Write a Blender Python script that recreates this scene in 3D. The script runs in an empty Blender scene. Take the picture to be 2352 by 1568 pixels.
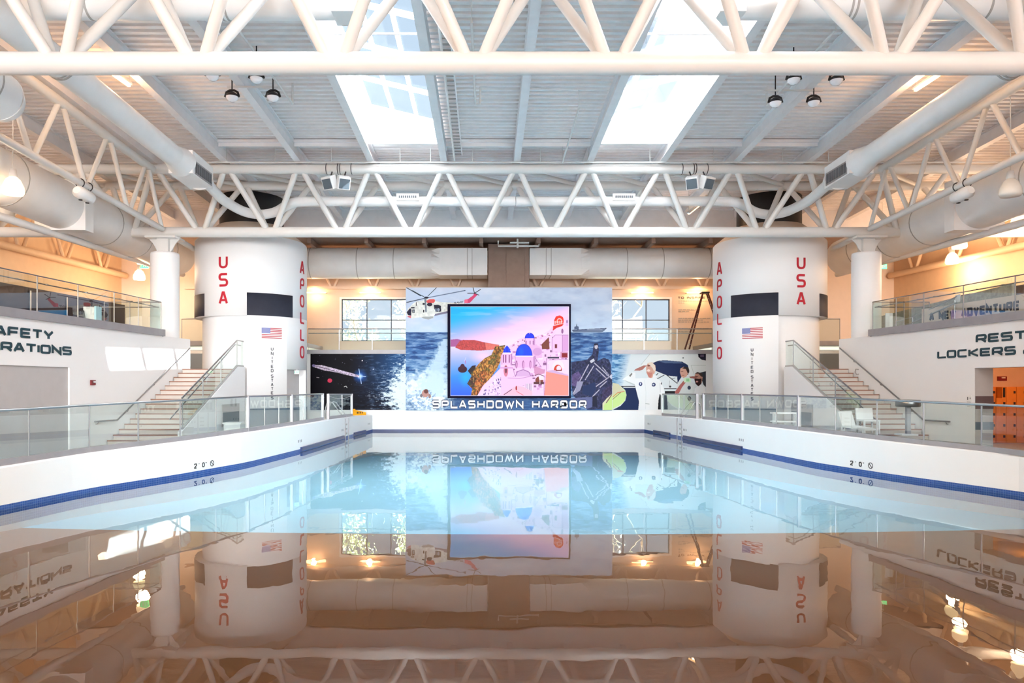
import bpy, math, random
import numpy as np
from mathutils import Vector, Matrix

random.seed(7)
rng = np.random.RandomState(11)
PI = math.pi
C = bpy.context.scene.collection

# ------------------------------------------------------------------ camera, sky, sun, exposure
F, CX, HY, CH = 1700.0, 1118.0, 883.0, 2.4        # focal length (px), vanishing point, camera height above the water
cam = bpy.data.cameras.new('camera')
cam_o = bpy.data.objects.new('camera', cam); C.objects.link(cam_o)
cam_o.location = (0, 0, CH); cam_o.rotation_euler = (PI/2, 0, 0)
cam.sensor_width = 36; cam.lens = F/2352*36
cam.shift_x = (1176-CX)/2352; cam.shift_y = (HY-784)/2352
cam.clip_end = 300
bpy.context.scene.camera = cam_o

w = bpy.data.worlds.new('sky'); bpy.context.scene.world = w; w.use_nodes = True
nt = w.node_tree; bg = nt.nodes['Background']
SUN = Vector((1.15, -.5, 1)).normalized()          # direction towards the sun
tc = nt.nodes.new('ShaderNodeTexCoord'); dt = nt.nodes.new('ShaderNodeVectorMath'); dt.operation = 'DOT_PRODUCT'; dt.inputs[1].default_value = SUN
rp = nt.nodes.new('ShaderNodeValToRGB'); rs = nt.nodes.new('ShaderNodeMapRange'); rs.interpolation_type = 'SMOOTHSTEP'
nt.links.new(tc.outputs['Generated'], dt.inputs[0]); nt.links.new(dt.outputs['Value'], rp.inputs[0]); nt.links.new(dt.outputs['Value'], rs.inputs['Value'])
rp.color_ramp.elements[0].position = 0.05; rp.color_ramp.elements[0].color = (.74, .87, 1.0, 1)
rp.color_ramp.elements[1].position = 0.5; rp.color_ramp.elements[1].color = (1.0, .985, .96, 1)
rs.inputs['From Min'].default_value = .12; rs.inputs['From Max'].default_value = .42; rs.inputs['To Min'].default_value = .25; rs.inputs['To Max'].default_value = 7.0
nt.links.new(rp.outputs[0], bg.inputs[0]); nt.links.new(rs.outputs[0], bg.inputs[1])

sun = bpy.data.lights.new('sun', 'SUN'); sun.energy = 6.5; sun.angle = 0.006; sun.color = (1, .96, .9)
sun_o = bpy.data.objects.new('sun', sun); C.objects.link(sun_o)
sun_o.rotation_euler = (-SUN).to_track_quat('-Z', 'Y').to_euler()
sun_o.location = (20, -10, 25)

vs = bpy.context.scene.view_settings
bpy.context.scene.display_settings.display_device = 'sRGB'
vs.view_transform = 'Standard'; vs.look = 'None'; vs.gamma = 1; vs.use_curve_mapping = False
EXPO = 1.93
vs.exposure = EXPO
cy = bpy.context.scene.cycles
cy.max_bounces = 10; cy.diffuse_bounces = 6; cy.glossy_bounces = 4; cy.transmission_bounces = 6; cy.transparent_max_bounces = 24
cy.caustics_reflective = False; cy.caustics_refractive = False; cy.sample_clamp_indirect = 6.0
cy.use_denoising = True

c0 = 1.19                                         # centre line of the hall
PAN = 2.88                                        # truss panel
def P(px, py, Y): return Vector(((px-CX)*Y/F, Y, CH+(HY-py)*Y/F))
def zslope(Y, z, Y0): return z + .0376*(Y0-Y)
def zb(Y): return 11.17 + .0376*(29.4-Y)          # underside of roof beams
def zr(Y): return zb(Y) + .5                      # underside of roof deck

# ------------------------------------------------------------------ materials
def mat(name, col, rough=.5, metal=0., var=.04, scale=3., emit=None, es=0., spec=.5, bump=0., bscale=30.):
    m = bpy.data.materials.new(name); m.use_nodes = True
    n = m.node_tree.nodes; l = m.node_tree.links; b = n['Principled BSDF']
    b.inputs['Roughness'].default_value = rough; b.inputs['Metallic'].default_value = metal
    b.inputs['Specular IOR Level'].default_value = spec
    col = tuple(col)+(1,) if len(col) == 3 else col
    tc = n.new('ShaderNodeTexCoord')
    if var > 0:
        no = n.new('ShaderNodeTexNoise'); no.inputs['Scale'].default_value = scale; no.inputs['Detail'].default_value = 4
        l.new(tc.outputs['Object'], no.inputs['Vector'])
        r = n.new('ShaderNodeValToRGB'); l.new(no.outputs['Fac'], r.inputs[0])
        r.color_ramp.elements[0].position = .3; r.color_ramp.elements[1].position = .7
        r.color_ramp.elements[0].color = tuple(c*(1-var) for c in col[:3])+(1,)
        r.color_ramp.elements[1].color = tuple(min(1, c*(1+var)) for c in col[:3])+(1,)
        l.new(r.outputs[0], b.inputs['Base Color'])
    else: b.inputs['Base Color'].default_value = col
    if bump > 0:
        no2 = n.new('ShaderNodeTexNoise'); no2.inputs['Scale'].default_value = bscale
        l.new(tc.outputs['Object'], no2.inputs['Vector'])
        bp = n.new('ShaderNodeBump'); bp.inputs['Strength'].default_value = bump; l.new(no2.outputs['Fac'], bp.inputs['Height'])
        l.new(bp.outputs[0], b.inputs['Normal'])
    if emit:
        b.inputs['Emission Color'].default_value = tuple(emit)+(1,); b.inputs['Emission Strength'].default_value = es
    return m

def S(r, g, b):                                   # sRGB 0-255 -> linear
    f = lambda c: c/12.92 if c <= .04045 else ((c+.055)/1.055)**2.4
    return tuple(f(x/255) for x in (r, g, b))

def glass_mat(name, tint, refl=1.0, rough=0.):
    m = bpy.data.materials.new(name); m.use_nodes = True
    n = m.node_tree.nodes; l = m.node_tree.links; n.clear()
    o = n.new('ShaderNodeOutputMaterial'); mx = n.new('ShaderNodeMixShader'); t = n.new('ShaderNodeBsdfTransparent'); g = n.new('ShaderNodeBsdfGlossy')
    lw = n.new('ShaderNodeFresnel'); lw.inputs[0].default_value = 1.45
    mt = n.new('ShaderNodeMath'); mt.operation = 'MULTIPLY'; mt.inputs[1].default_value = refl
    t.inputs[0].default_value = tuple(tint)+(1,); g.inputs['Roughness'].default_value = rough; g.inputs[0].default_value = (1, 1, 1, 1)
    l.new(lw.outputs[0], mt.inputs[0]); l.new(mt.outputs[0], mx.inputs[0]); l.new(t.outputs[0], mx.inputs[1]); l.new(g.outputs[0], mx.inputs[2]); l.new(mx.outputs[0], o.inputs[0])
    return m

def water_mat():
    m = glass_mat('pool water', (.95, .99, 1.0), .9); n = m.node_tree.nodes; l = m.node_tree.links
    fr = [x for x in n if x.type == 'FRESNEL'][0]; gl = [x for x in n if x.type == 'BSDF_GLOSSY'][0]
    fr.inputs[0].default_value = 1.33
    tc = n.new('ShaderNodeTexCoord'); mp = n.new('ShaderNodeMapping'); mp.inputs['Scale'].default_value = (1.0, .55, 1)
    n1 = n.new('ShaderNodeTexNoise'); n1.inputs['Scale'].default_value = .5; n1.inputs['Detail'].default_value = 3
    n2 = n.new('ShaderNodeTexNoise'); n2.inputs['Scale'].default_value = 3.0; n2.inputs['Detail'].default_value = 2
    ad = n.new('ShaderNodeMath'); ad.operation = 'MULTIPLY_ADD'; ad.inputs[1].default_value = .10
    bp = n.new('ShaderNodeBump'); bp.inputs['Strength'].default_value = 1.0; bp.inputs['Distance'].default_value = .006
    l.new(tc.outputs['Object'], mp.inputs[0]); l.new(mp.outputs[0], n1.inputs['Vector']); l.new(mp.outputs[0], n2.inputs['Vector'])
    l.new(n2.outputs['Fac'], ad.inputs[0]); l.new(n1.outputs['Fac'], ad.inputs[2]); l.new(ad.outputs[0], bp.inputs['Height'])
    l.new(bp.outputs[0], gl.inputs['Normal'])
    return m

def vcol_mat(name, rough=.55, emit=0., spec=.12):
    m = bpy.data.materials.new(name); m.use_nodes = True
    n = m.node_tree.nodes; l = m.node_tree.links; b = n['Principled BSDF']; b.inputs['Roughness'].default_value = rough; b.inputs['Specular IOR Level'].default_value = spec
    a = n.new('ShaderNodeAttribute'); a.attribute_name = 'Col'
    if emit > 0:
        b.inputs['Base Color'].default_value = (.01, .01, .012, 1); b.inputs['Specular IOR Level'].default_value = .1
        l.new(a.outputs['Color'], b.inputs['Emission Color']); b.inputs['Emission Strength'].default_value = emit
    else: l.new(a.outputs['Color'], b.inputs['Base Color'])
    return m

def tile_mat(name):
    m = bpy.data.materials.new(name); m.use_nodes = True
    n = m.node_tree.nodes; l = m.node_tree.links; b = n['Principled BSDF']; b.inputs['Roughness'].default_value = .25
    uv = n.new('ShaderNodeUVMap'); br = n.new('ShaderNodeTexBrick'); br.offset = 0; br.inputs['Scale'].default_value = 1
    br.inputs['Brick Width'].default_value = .055; br.inputs['Row Height'].default_value = .05; br.inputs['Mortar Size'].default_value = .003
    br.inputs['Color1'].default_value = S(30, 66, 140)+(1,); br.inputs['Color2'].default_value = S(40, 80, 156)+(1,); br.inputs['Mortar'].default_value = S(96, 124, 176)+(1,)
    l.new(uv.outputs[0], br.inputs['Vector']); l.new(br.outputs['Color'], b.inputs['Base Color'])
    return m

M = dict(
    white=mat('white painted wall', (.86, .86, .87), .55, var=.012, scale=.4),
    pool=mat('white pool plaster', (.82, .83, .83), .45, var=.015, scale=.6),
    poolblue=mat('light blue pool floor', S(182, 232, 250), .6, var=.03, scale=.4),
    beach=mat('tan beach floor', S(164, 114, 70), .7, var=.06, scale=.7),
    deck=mat('grey deck floor', S(150, 146, 144), .6, var=.05),
    steel=mat('white steel paint', (.73, .725, .71), .4, var=.02, scale=1.2),
    beam=mat('white roof beam paint', (.85, .82, .825), .45, var=.03),
    roof=mat('off white corrugated deck', (.87, .835, .825), .45, var=.04),
    duct=mat('painted sheet metal duct', (.84, .84, .84), .38, var=.03, scale=1.5),
    seam=mat('duct seam', (.42, .41, .40), .5),
    grille=mat('dark grille slots', (.10, .11, .13), .5),
    cream=mat('cream upper wall', S(228, 208, 190), .6, var=.02),
    tan=mat('tan upper wall', S(222, 190, 155), .6, var=.03),
    brown=mat('brown soffit paint', S(150, 125, 112), .6, var=.08),
    black=mat('black paint', (.012, .012, .014), .45),
    band=mat('charcoal stripe', S(46, 49, 62), .65, var=.08, spec=.25),
    basegrey=mat('slate grey base band', S(92, 104, 114), .5, var=.06),
    red=mat('red lettering', S(190, 22, 46), .45),
    teal=mat('dark teal lettering', S(24, 62, 74), .45),
    charcoal=mat('charcoal lettering', S(52, 56, 66), .45),
    letterwhite=mat('white lettering', (.9, .91, .93), .4, var=.01),
    navy=mat('navy outline', S(28, 48, 84), .5),
    gutter=mat('navy gutter tile', S(26, 46, 98), .3, var=.1),
    metal=mat('brushed stainless steel', (.36, .36, .37), .28, 1., var=.05),
    alu=mat('satin aluminium', (.42, .42, .44), .5, 1., var=.03),
    curb=mat('grey metal curb', S(158, 155, 158), .45, .3, var=.05),
    slab=mat('grey slab edge', S(160, 152, 150), .5, var=.07),
    doorgrey=mat('grey roll down shutter', S(186, 182, 182), .55, var=.03),
    jamb=mat('grey tiled jamb', S(178, 172, 168), .5, var=.04),
    jambbrown=mat('brown tile stripe', S(94, 72, 72), .5, var=.08),
    locker=mat('orange laminate locker', S(205, 128, 48), .5, var=.06, scale=6),
    step=mat('concrete step', S(205, 196, 188), .6, var=.04),
    nosing=mat('brown step nosing', S(150, 104, 84), .6, var=.05),
    frame=mat('dark blue window frame', S(34, 40, 66), .4),
    trim=mat('white window trim', (.85, .85, .85), .4),
    screenframe=mat('black screen bezel', S(14, 10, 40), .6, spec=.1),
    yellow=mat('yellow plastic', S(240, 170, 20), .4),
    plastic=mat('white plastic', (.84, .86, .87), .35),
    fibre=mat('red fibreglass ladder rail', S(92, 32, 26), .5),
    dark=mat('dark equipment', S(36, 36, 42), .4),
    exhib=mat('dark exhibit glass', S(34, 32, 46), .5, var=.35, scale=.8, spec=.15),
    panelgrey=mat('speckled grey panel', S(158, 160, 146), .5, var=.25, scale=9),
    alarm=mat('red alarm housing', S(120, 18, 28), .4),
    exitg=mat('green exit sign', S(40, 190, 100), .5, emit=(.1, .8, .3), es=.6),
    lampglow=mat('glowing lamp dome', (.9, .8, .6), .4, emit=(1., .68, .38), es=.55),
    bar=mat('glowing tube', (.9, .8, .6), .4, emit=(1., .58, .25), es=1.6),
    dome=mat('translucent lamp dome', (.8, .78, .72), .25),
    lens=mat('clear lens', (.85, .86, .9), .15),
    bark=mat('grey bark', S(140, 134, 120), .8, var=.2),
    leaf=mat('green leaves', S(205, 222, 170), .7, var=.35, scale=5),
    leafp=mat('pale leaves', S(205, 215, 190), .7, var=.3, scale=5),
    ground=mat('outside ground', S(150, 150, 130), .9, var=.1),
    paper=mat('paper sign', (.85, .85, .83), .5),
    tile=tile_mat('blue waterline tile'),
    glass=glass_mat('railing glass', (.88, .93, .92), .16),
    winglass=glass_mat('window glass', (.94, .96, .97), .5),
    skyglass=glass_mat('skylight glass', (.84, .92, .99), .1),
    water=water_mat(),
    print=vcol_mat('printed mural', .5),
    screen=vcol_mat('led screen picture', .4, 1.15/2**EXPO),
)

# ------------------------------------------------------------------ mesh builder
class MB:
    def __init__(s): s.v, s.f, s.sm, s.uv = [], [], [], []
    def add(s, vs, fs, smooth=False):
        k = len(s.v); s.v += [tuple(x) for x in vs]
        for f in fs: s.f.append([i+k for i in f]); s.sm.append(smooth)
        return s
    def box(s, x0, x1, y0, y1, z0, z1):
        vs = [(x, y, z) for z in (z0, z1) for y in (y0, y1) for x in (x0, x1)]
        return s.add(vs, [(0, 2, 3, 1), (4, 5, 7, 6), (0, 1, 5, 4), (2, 6, 7, 3), (0, 4, 6, 2), (1, 3, 7, 5)])
    def obox(s, cen, ax, ay, az):                  # oriented box: half axes
        cen, ax, ay, az = map(Vector, (cen, ax, ay, az))
        vs = [cen+ax*i+ay*j+az*k for k in (-1, 1) for j in (-1, 1) for i in (-1, 1)]
        return s.add(vs, [(0, 2, 3, 1), (4, 5, 7, 6), (0, 1, 5, 4), (2, 6, 7, 3), (0, 4, 6, 2), (1, 3, 7, 5)])
    def beam(s, p0, p1, w, h):                     # rectangular bar between two points
        p0, p1 = Vector(p0), Vector(p1); d = (p1-p0); L = d.length; d.normalize()
        up = Vector((0, 0, 1)) if abs(d.z) < .9 else Vector((0, 1, 0))
        sd = d.cross(up).normalized(); up = sd.cross(d)
        return s.obox((p0+p1)/2, d*L/2, sd*w/2, up*h/2)
    def tube(s, pts, r, n=12, cap=True):
        pts = [Vector(p) for p in pts]; m = len(pts); rs = r if isinstance(r, (list, tuple)) else [r]*m
        T = []
        for i in range(m):
            a = pts[min(i+1, m-1)]-pts[max(i-1, 0)]; T.append(a.normalized())
        u = Vector((0, 0, 1)) if abs(T[0].z) < .9 else Vector((1, 0, 0))
        u = (u-T[0]*u.dot(T[0])).normalized(); vs = []
        for i in range(m):
            if i: u = (u-T[i]*u.dot(T[i])).normalized()
            v = T[i].cross(u)
            k = 1.0
            if 0 < i < m-1:
                cosh = (pts[i]-pts[i-1]).normalized().dot(T[i]); k = 1/max(cosh, .5)
            for j in range(n):
                a = 2*PI*j/n; vs.append(pts[i]+(u*math.cos(a)+v*math.sin(a))*rs[i])
        fs = [(i*n+j, i*n+(j+1) % n, (i+1)*n+(j+1) % n, (i+1)*n+j) for i in range(m-1) for j in range(n)]
        s.add(vs, fs, True)
        if cap: s.add(vs[:n], [tuple(range(n))[::-1]]); s.add(vs[-n:], [tuple(range(n))])
        return s
    def lathe(s, prof, cen=(0, 0, 0), n=24, a0=0., a1=2*PI, close=True):
        cen = Vector(cen); full = abs(a1-a0-2*PI) < 1e-6; k = n if full else n+1; vs = []
        for (r, z) in prof:
            for j in range(k):
                a = a0+(a1-a0)*j/n; vs.append(cen+Vector((r*math.cos(a), r*math.sin(a), z)))
        fs = []
        for i in range(len(prof)-1):
            for j in range(n):
                j2 = (j+1) % k; fs.append((i*k+j, i*k+j2, (i+1)*k+j2, (i+1)*k+j))
        return s.add(vs, fs, True)
    def prism(s, poly, mp, d0, d1):                # 2-D polygon extruded through a mapping (x, y, depth) -> world
        n = len(poly); vs = [mp(x, y, d0) for x, y in poly]+[mp(x, y, d1) for x, y in poly]
        return s.add(vs, [tuple(range(n)), tuple(range(n, 2*n))[::-1]]+[(i, i+n, (i+1) % n+n, (i+1) % n) for i in range(n)])
    def build(s, name, m, parent=None):
        me = bpy.data.meshes.new(name); o = bpy.data.objects.new(name, me); C.objects.link(o)
        L = Vector((0, 0, 0))
        if parent is not None:
            q = parent
            while q is not None: L += Vector(q.location); q = q.parent
            o.parent = parent
        me.from_pydata([tuple(Vector(v)-L) for v in s.v], [], s.f)
        me.polygons.foreach_set('use_smooth', s.sm); me.materials.append(m)
        if s.uv:
            lay = me.uv_layers.new(name='UVMap'); flat = np.array(s.uv, dtype=np.float32)
            idx = np.zeros(len(me.loops), dtype=np.int32); me.loops.foreach_get('vertex_index', idx)
            lay.data.foreach_set('uv', flat[idx].ravel())
        me.update(); return o

def tag(o, label=None, cat=None, group=None, kind=None):
    if label: o['label'] = label
    if cat: o['category'] = cat
    if group: o['group'] = group
    if kind: o['kind'] = kind
    return o
def thing(name, label, cat, loc=(0, 0, 0), group=None):
    o = bpy.data.objects.new(name, None); C.objects.link(o); o.location = loc; o.empty_display_size = .2
    return tag(o, label, cat, group)
def one(mb, name, m, label, cat, group=None): return tag(mb.build(name, m), label, cat, group)
def struct(mb, name, m, label=None, cat=None): return tag(mb.build(name, m), label, cat, None, 'structure')
def dup(root, loc, label, group=None):
    r = root.copy(); C.objects.link(r); r.location = loc; r['label'] = label
    if group: r['group'] = group
    for ch in list(root.children):
        c = ch.copy(); C.objects.link(c); c.parent = r
        for g in list(ch.children):
            d = g.copy(); C.objects.link(d); d.parent = c
    return r
SD = {-1: 'left', 1: 'right'}
WALLN = {-1: 'SAFETY OPERATIONS', 1: 'LOCKERS'}

# ------------------------------------------------------------------ stroke lettering
def rnd(pts, r, closed=False, n=5):
    if r < 0:                                     # only the two far corners (letter D)
        q = [Vector(p) for p in pts]; q[2:4] = rnd([q[1], q[2], q[3], q[4]], -r)[1:-1]; return q
    if r <= 0: return pts
    pts = [Vector((p[0], p[1])) for p in pts]; out = []; m = len(pts)
    for i, p in enumerate(pts):
        if not closed and i in (0, m-1): out.append(p); continue
        a, b = pts[i-1], pts[(i+1) % m]; da, db = a-p, b-p
        rr = min(r, da.length*.5, db.length*.5); s0, s1 = p+da.normalized()*rr, p+db.normalized()*rr
        for k in range(n+1):
            t = k/n; out.append(s0*(1-t)**2+p*2*t*(1-t)+s1*t**2)
    return out
def glyph(ch, w, r):
    h = 1.; o = False; c = True
    G = {
     'A': [([(0, 0), (w*.43, h), (w*.57, h), (w, 0)], o, 0), ([(w*.16, .3), (w*.84, .3)], o, 0)],
     'B': [([(0, 0), (0, h), (w*.94, h), (w*.94, .52), (0, .52)], o, r), ([(w*.5, .52), (w, .52), (w, 0), (0, 0), (0, .3)], o, r)],
     'C': [([(w, h), (0, h), (0, 0), (w, 0)], o, r)],
     'D': [([(0, h/2), (0, h), (.02, h)], o, 0), ([(0, h), (w*.4, h), (w, h), (w, 0), (w*.4, 0), (0, 0), (0, h*.6)], o, -r)],
     'E': [([(w, h), (0, h), (0, 0), (w, 0)], o, r*.4), ([(0, .5), (w*.92, .5)], o, 0)],
     'F': [([(w, h), (0, h), (0, 0)], o, r*.4), ([(0, .48), (w*.9, .48)], o, 0)],
     'G': [([(w, .8), (w, h), (0, h), (0, 0), (w, 0), (w, .45), (w*.55, .45)], o, r)],
     'H': [([(0, 0), (0, h)], o, 0), ([(w, 0), (w, h)], o, 0), ([(0, .5), (w, .5)], o, 0)],
     'I': [([(0, 0), (0, h)], o, 0)],
     'K': [([(0, 0), (0, h)], o, 0), ([(w, h), (w*.12, .5), (w, 0)], o, 0)],
     'L': [([(0, h), (0, 0), (w, 0)], o, r*.3)],
     'M': [([(0, 0), (0, h), (w/2, .35), (w, h), (w, 0)], o, 0)],
     'N': [([(0, 0), (0, h), (w, 0), (w, h)], o, 0)],
     'O': [([(0, 0), (0, h), (w, h), (w, 0)], c, r)],
     'P': [([(0, 0), (0, h), (w, h), (w, .42), (0, .42)], o, r)],
     'R': [([(0, 0), (0, h), (w, h), (w, .42), (0, .42)], o, r), ([(w*.55, .42), (w, 0)], o, 0)],
     'S': [([(w, h), (0, h), (0, .52), (w, .52), (w, 0), (0, 0)], o, r)],
     'T': [([(0, h), (w, h)], o, 0), ([(w/2, h), (w/2, 0)], o, 0)],
     'U': [([(0, h), (0, 0), (w, 0), (w, h)], o, r)],
     'V': [([(0, h), (w/2, 0), (w, h)], o, 0)],
     'W': [([(0, h), (w*.26, 0), (w*.5, .8), (w*.74, 0), (w, h)], o, 0)],
     'X': [([(0, 0), (w, h)], o, 0), ([(0, h), (w, 0)], o, 0)],
     'Y': [([(0, h), (w/2, .45), (w/2, 0)], o, 0), ([(w, h), (w/2, .45)], o, 0)],
     '&': [([(w, 0), (w*.15, .75), (w*.2, h), (w*.65, h), (w*.7, .75), (0, .35), (0, 0), (w*.6, 0), (w, .45)], o, .12)],
     '2': [([(0, .75), (0, h), (w, h), (w, .6), (0, .12), (0, 0), (w, 0)], o, .15)],
     '0': [([(0, 0), (0, h), (w, h), (w, 0)], c, r)],
     "'": [([(0, .8), (0, h)], o, 0)],
     '"': [([(0, .8), (0, h)], o, 0), ([(w*.4, .8), (w*.4, h)], o, 0)],
     '-': [([(0, .5), (w, .5)], o, 0)],
     '|': [([(0, 0), (0, h)], o, 0)],
    }
    return G.get(ch, [])
def adv(ch, w): return {'I': 0., ' ': .6*w, "'": 0., '|': 0., '"': .4*w, 'L': .9*w, 'W': 1.35*w, 'M': 1.15*w}.get(ch, w)
def strokes(mb, pts, closed, t, mp, d0, d1, X0, Y0, H):
    q = [Vector((p[0], p[1])) for p in pts]
    qq = [q[0]]
    for p in q[1:]:
        if (p-qq[-1]).length > 1e-4: qq.append(p)
    if closed and (qq[0]-qq[-1]).length < 1e-4: qq.pop()
    m = len(qq); L, R = [], []
    for i in range(m):
        if closed: a, b = qq[i-1], qq[(i+1) % m]; d1_, d2_ = (qq[i]-a).normalized(), (b-qq[i]).normalized()
        else:
            d1_ = (qq[i]-qq[i-1]).normalized() if i else (qq[1]-qq[0]).normalized()
            d2_ = (qq[i+1]-qq[i]).normalized() if i < m-1 else d1_
        n1, n2 = Vector((-d1_.y, d1_.x)), Vector((-d2_.y, d2_.x)); nn = n1+n2
        if nn.length < 1e-3: nn = n1
        nn.normalize(); k = min(1/max(nn.dot(n1), .25), 2.6)
        L.append(qq[i]+nn*t/2*k); R.append(qq[i]-nn*t/2*k)
    f = lambda p, d: mp(X0+p.x*H, Y0+p.y*H, d)
    vs = [f(p, d1) for p in L]+[f(p, d1) for p in R]+[f(p, d0) for p in L]+[f(p, d0) for p in R]
    fs = []; seg = m if closed else m-1
    for i in range(seg):
        j = (i+1) % m
        fs += [(i, m+i, m+j, j), (i, j, 2*m+j, 2*m+i), (m+i, 3*m+i, 3*m+j, m+j)]
    if not closed: fs += [(0, 2*m, 3*m, m), (m-1, 2*m-1, 4*m-1, 3*m-1)]
    mb.add(vs, fs)
def text(mb, s, mp, x, y, H, w=.9, t=.2, gap=.22, r=.28, d0=0., d1=.03, align='l', fit=None):
    """letters of cap height H (stroke centre lines inset by t/2); w, t, gap in units of H"""
    hc = 1-t; W = sum(adv(c, w-t)+t+gap for c in s)-gap
    sx = fit/(W*H) if fit else 1.
    x0 = x-(0 if align == 'l' else W*H*sx/2 if align == 'c' else W*H*sx); cur = 0.
    mpx = lambda a, b, d: mp(x0+(a-x0)*sx, b, d)
    for c in s:
        for pts, cl, rr in glyph(c, (w-t)/hc if c != 'W' else 1.35*(w-t)/hc, r):
            p2 = rnd(pts, rr, cl)
            strokes(mb, p2, cl, t/hc, mpx, d0, d1, x0+(cur+t/2)*H, y+t/2*H, H*hc)
        cur += adv(c, w-t)+t+gap
    return W*H*sx

# ------------------------------------------------------------------ painting of the printed pictures
def vnoise(h, w, sy, sx, octv=4, seed=0):
    r = np.random.RandomState(seed); out = np.zeros((h, w)); amp = 1.; tot = 0.
    for o in range(octv):
        gy, gx = max(2, int(h/sy)+2), max(2, int(w/sx)+2); g = r.rand(gy, gx)
        yy = np.linspace(0, gy-1.001, h); xx = np.linspace(0, gx-1.001, w)
        y0 = yy.astype(int); x0 = xx.astype(int); fy = (yy-y0)[:, None]; fx = (xx-x0)[None, :]
        fy = fy*fy*(3-2*fy); fx = fx*fx*(3-2*fx)
        a = g[y0][:, x0]*(1-fx)+g[y0][:, x0+1]*fx; b = g[y0+1][:, x0]*(1-fx)+g[y0+1][:, x0+1]*fx
        out += amp*(a*(1-fy)+b*fy); tot += amp; amp *= .55; sy = max(1.2, sy/2); sx = max(1.2, sx/2)
    return out/tot
class Art:
    def __init__(s, x0, y0, x1, y1, ss=1.6, tf=None):
        s.x0, s.y0, s.x1, s.y1, s.ss = x0, y0, x1, y1, ss
        s.w, s.h = int(round((x1-x0)*ss)), int(round((y1-y0)*ss))
        s.a = np.zeros((s.h, s.w, 3)); s.tf = tf or (lambda p: p)
        s.Y, s.X = np.mgrid[0:s.h, 0:s.w]; s.PX = x0+(s.X+.5)/ss; s.PY = y0+(s.Y+.5)/ss
    def mixin(s, mask, col):
        s.a += mask[..., None]*(np.asarray(col, float)-s.a)
    def grad(s, ycols):
        ys = [y for y, c in ycols]
        for k in range(3): s.a[..., k] = np.interp(s.PY, ys, [c[k] for y, c in ycols])
    def _loc(s, p): p = s.tf(p); return ((p[0]-s.x0)*s.ss-.5, (p[1]-s.y0)*s.ss-.5)
    def mask_poly(s, pts):
        q = [s._loc(p) for p in pts]; ins = np.zeros((s.h, s.w), bool)
        xs = [p[0] for p in q]; ys = [p[1] for p in q]
        a0, a1 = max(0, int(min(ys))), min(s.h, int(max(ys))+2); b0, b1 = max(0, int(min(xs))), min(s.w, int(max(xs))+2)
        if a0 >= a1 or b0 >= b1: return ins.astype(float)
        X, Y = s.X[a0:a1, b0:b1], s.Y[a0:a1, b0:b1]; m = np.zeros(X.shape, bool); n = len(q)
        for i in range(n):
            (xa, ya), (xb, yb) = q[i], q[(i+1) % n]
            if ya == yb: continue
            m ^= ((ya > Y) != (yb > Y)) & (X < (xb-xa)*(Y-ya)/(yb-ya)+xa)
        ins[a0:a1, b0:b1] = m; return ins.astype(float)
    def poly(s, pts, col, alpha=1., tex=0., seed=0, sc=6):
        m = s.mask_poly(pts)*alpha
        if tex:
            n = vnoise(s.h, s.w, sc, sc, 3, seed)[..., None]; colr = np.asarray(col, float)*(1+tex*(n*2-1)*2)
            s.a += m[..., None]*(np.clip(colr, 0, 255)-s.a)
        else: s.mixin(m, col)
    def rect(s, x0, y0, x1, y1, col, alpha=1.): s.poly([(x0, y0), (x1, y0), (x1, y1), (x0, y1)], col, alpha)
    def ell(s, cx, cy, rx, ry, col, alpha=1., half=None, soft=0.):
        p = s.tf((cx, cy)); p2 = s.tf((cx+rx, cy+ry)); rx, ry = abs(p2[0]-p[0]), abs(p2[1]-p[1])
        d = np.sqrt(((s.PX-p[0])/rx)**2+((s.PY-p[1])/ry)**2)
        m = np.clip((1-d)/soft, 0, 1) if soft else (d < 1).astype(float)
        if half == 't': m = m*(s.PY <= p[1])
        if half == 'b': m = m*(s.PY >= p[1])
        s.mixin(m*alpha, col)
    def line(s, pts, wd, col, alpha=1.):
        q = [s.tf(p) for p in pts]; m = np.zeros((s.h, s.w))
        for (xa, ya), (xb, yb) in zip(q, q[1:]):
            dx, dy = xb-xa, yb-ya; L2 = dx*dx+dy*dy+1e-9
            t = np.clip(((s.PX-xa)*dx+(s.PY-ya)*dy)/L2, 0, 1)
            d = np.sqrt((s.PX-xa-t*dx)**2+(s.PY-ya-t*dy)**2); m = np.maximum(m, np.clip((wd/2-d)*s.ss+.5, 0, 1))
        s.mixin(m*alpha, col)
    def mesh(s, name, mp, m, parent=None, skip=None):
        """mp(px, py) arrays -> X, Y, Z arrays"""
        lin = np.clip(s.a/255, 0, 1); lin = np.where(lin <= .04045, lin/12.92, ((lin+.055)/1.055)**2.4)
        gx = np.linspace(s.x0, s.x1, s.w); gy = np.linspace(s.y0, s.y1, s.h); GX, GY = np.meshgrid(gx, gy)
        X, Y, Z = mp(GX, GY); co = np.stack([X, Y, Z], -1).reshape(-1, 3)
        if parent is not None: co = co-np.array(parent.location)
        idx = np.arange(s.h*s.w).reshape(s.h, s.w)
        q = np.stack([idx[1:, :-1], idx[1:, 1:], idx[:-1, 1:], idx[:-1, :-1]], -1)
        if skip is not None:
            sx0, sy0, sx1, sy1 = skip; k = (GX[:-1, :-1] > sx0) & (GX[:-1, :-1] < sx1) & (GY[:-1, :-1] > sy0) & (GY[:-1, :-1] < sy1); q = q[~k]
        q = q.reshape(-1, 4); nf = len(q)
        me = bpy.data.meshes.new(name); me.vertices.add(len(co)); me.vertices.foreach_set('co', co.astype(np.float32).ravel())
        me.loops.add(nf*4); me.loops.foreach_set('vertex_index', q.astype(np.int32).ravel())
        me.polygons.add(nf); me.polygons.foreach_set('loop_start', np.arange(0, nf*4, 4, dtype=np.int32))
        me.update(calc_edges=True)
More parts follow.
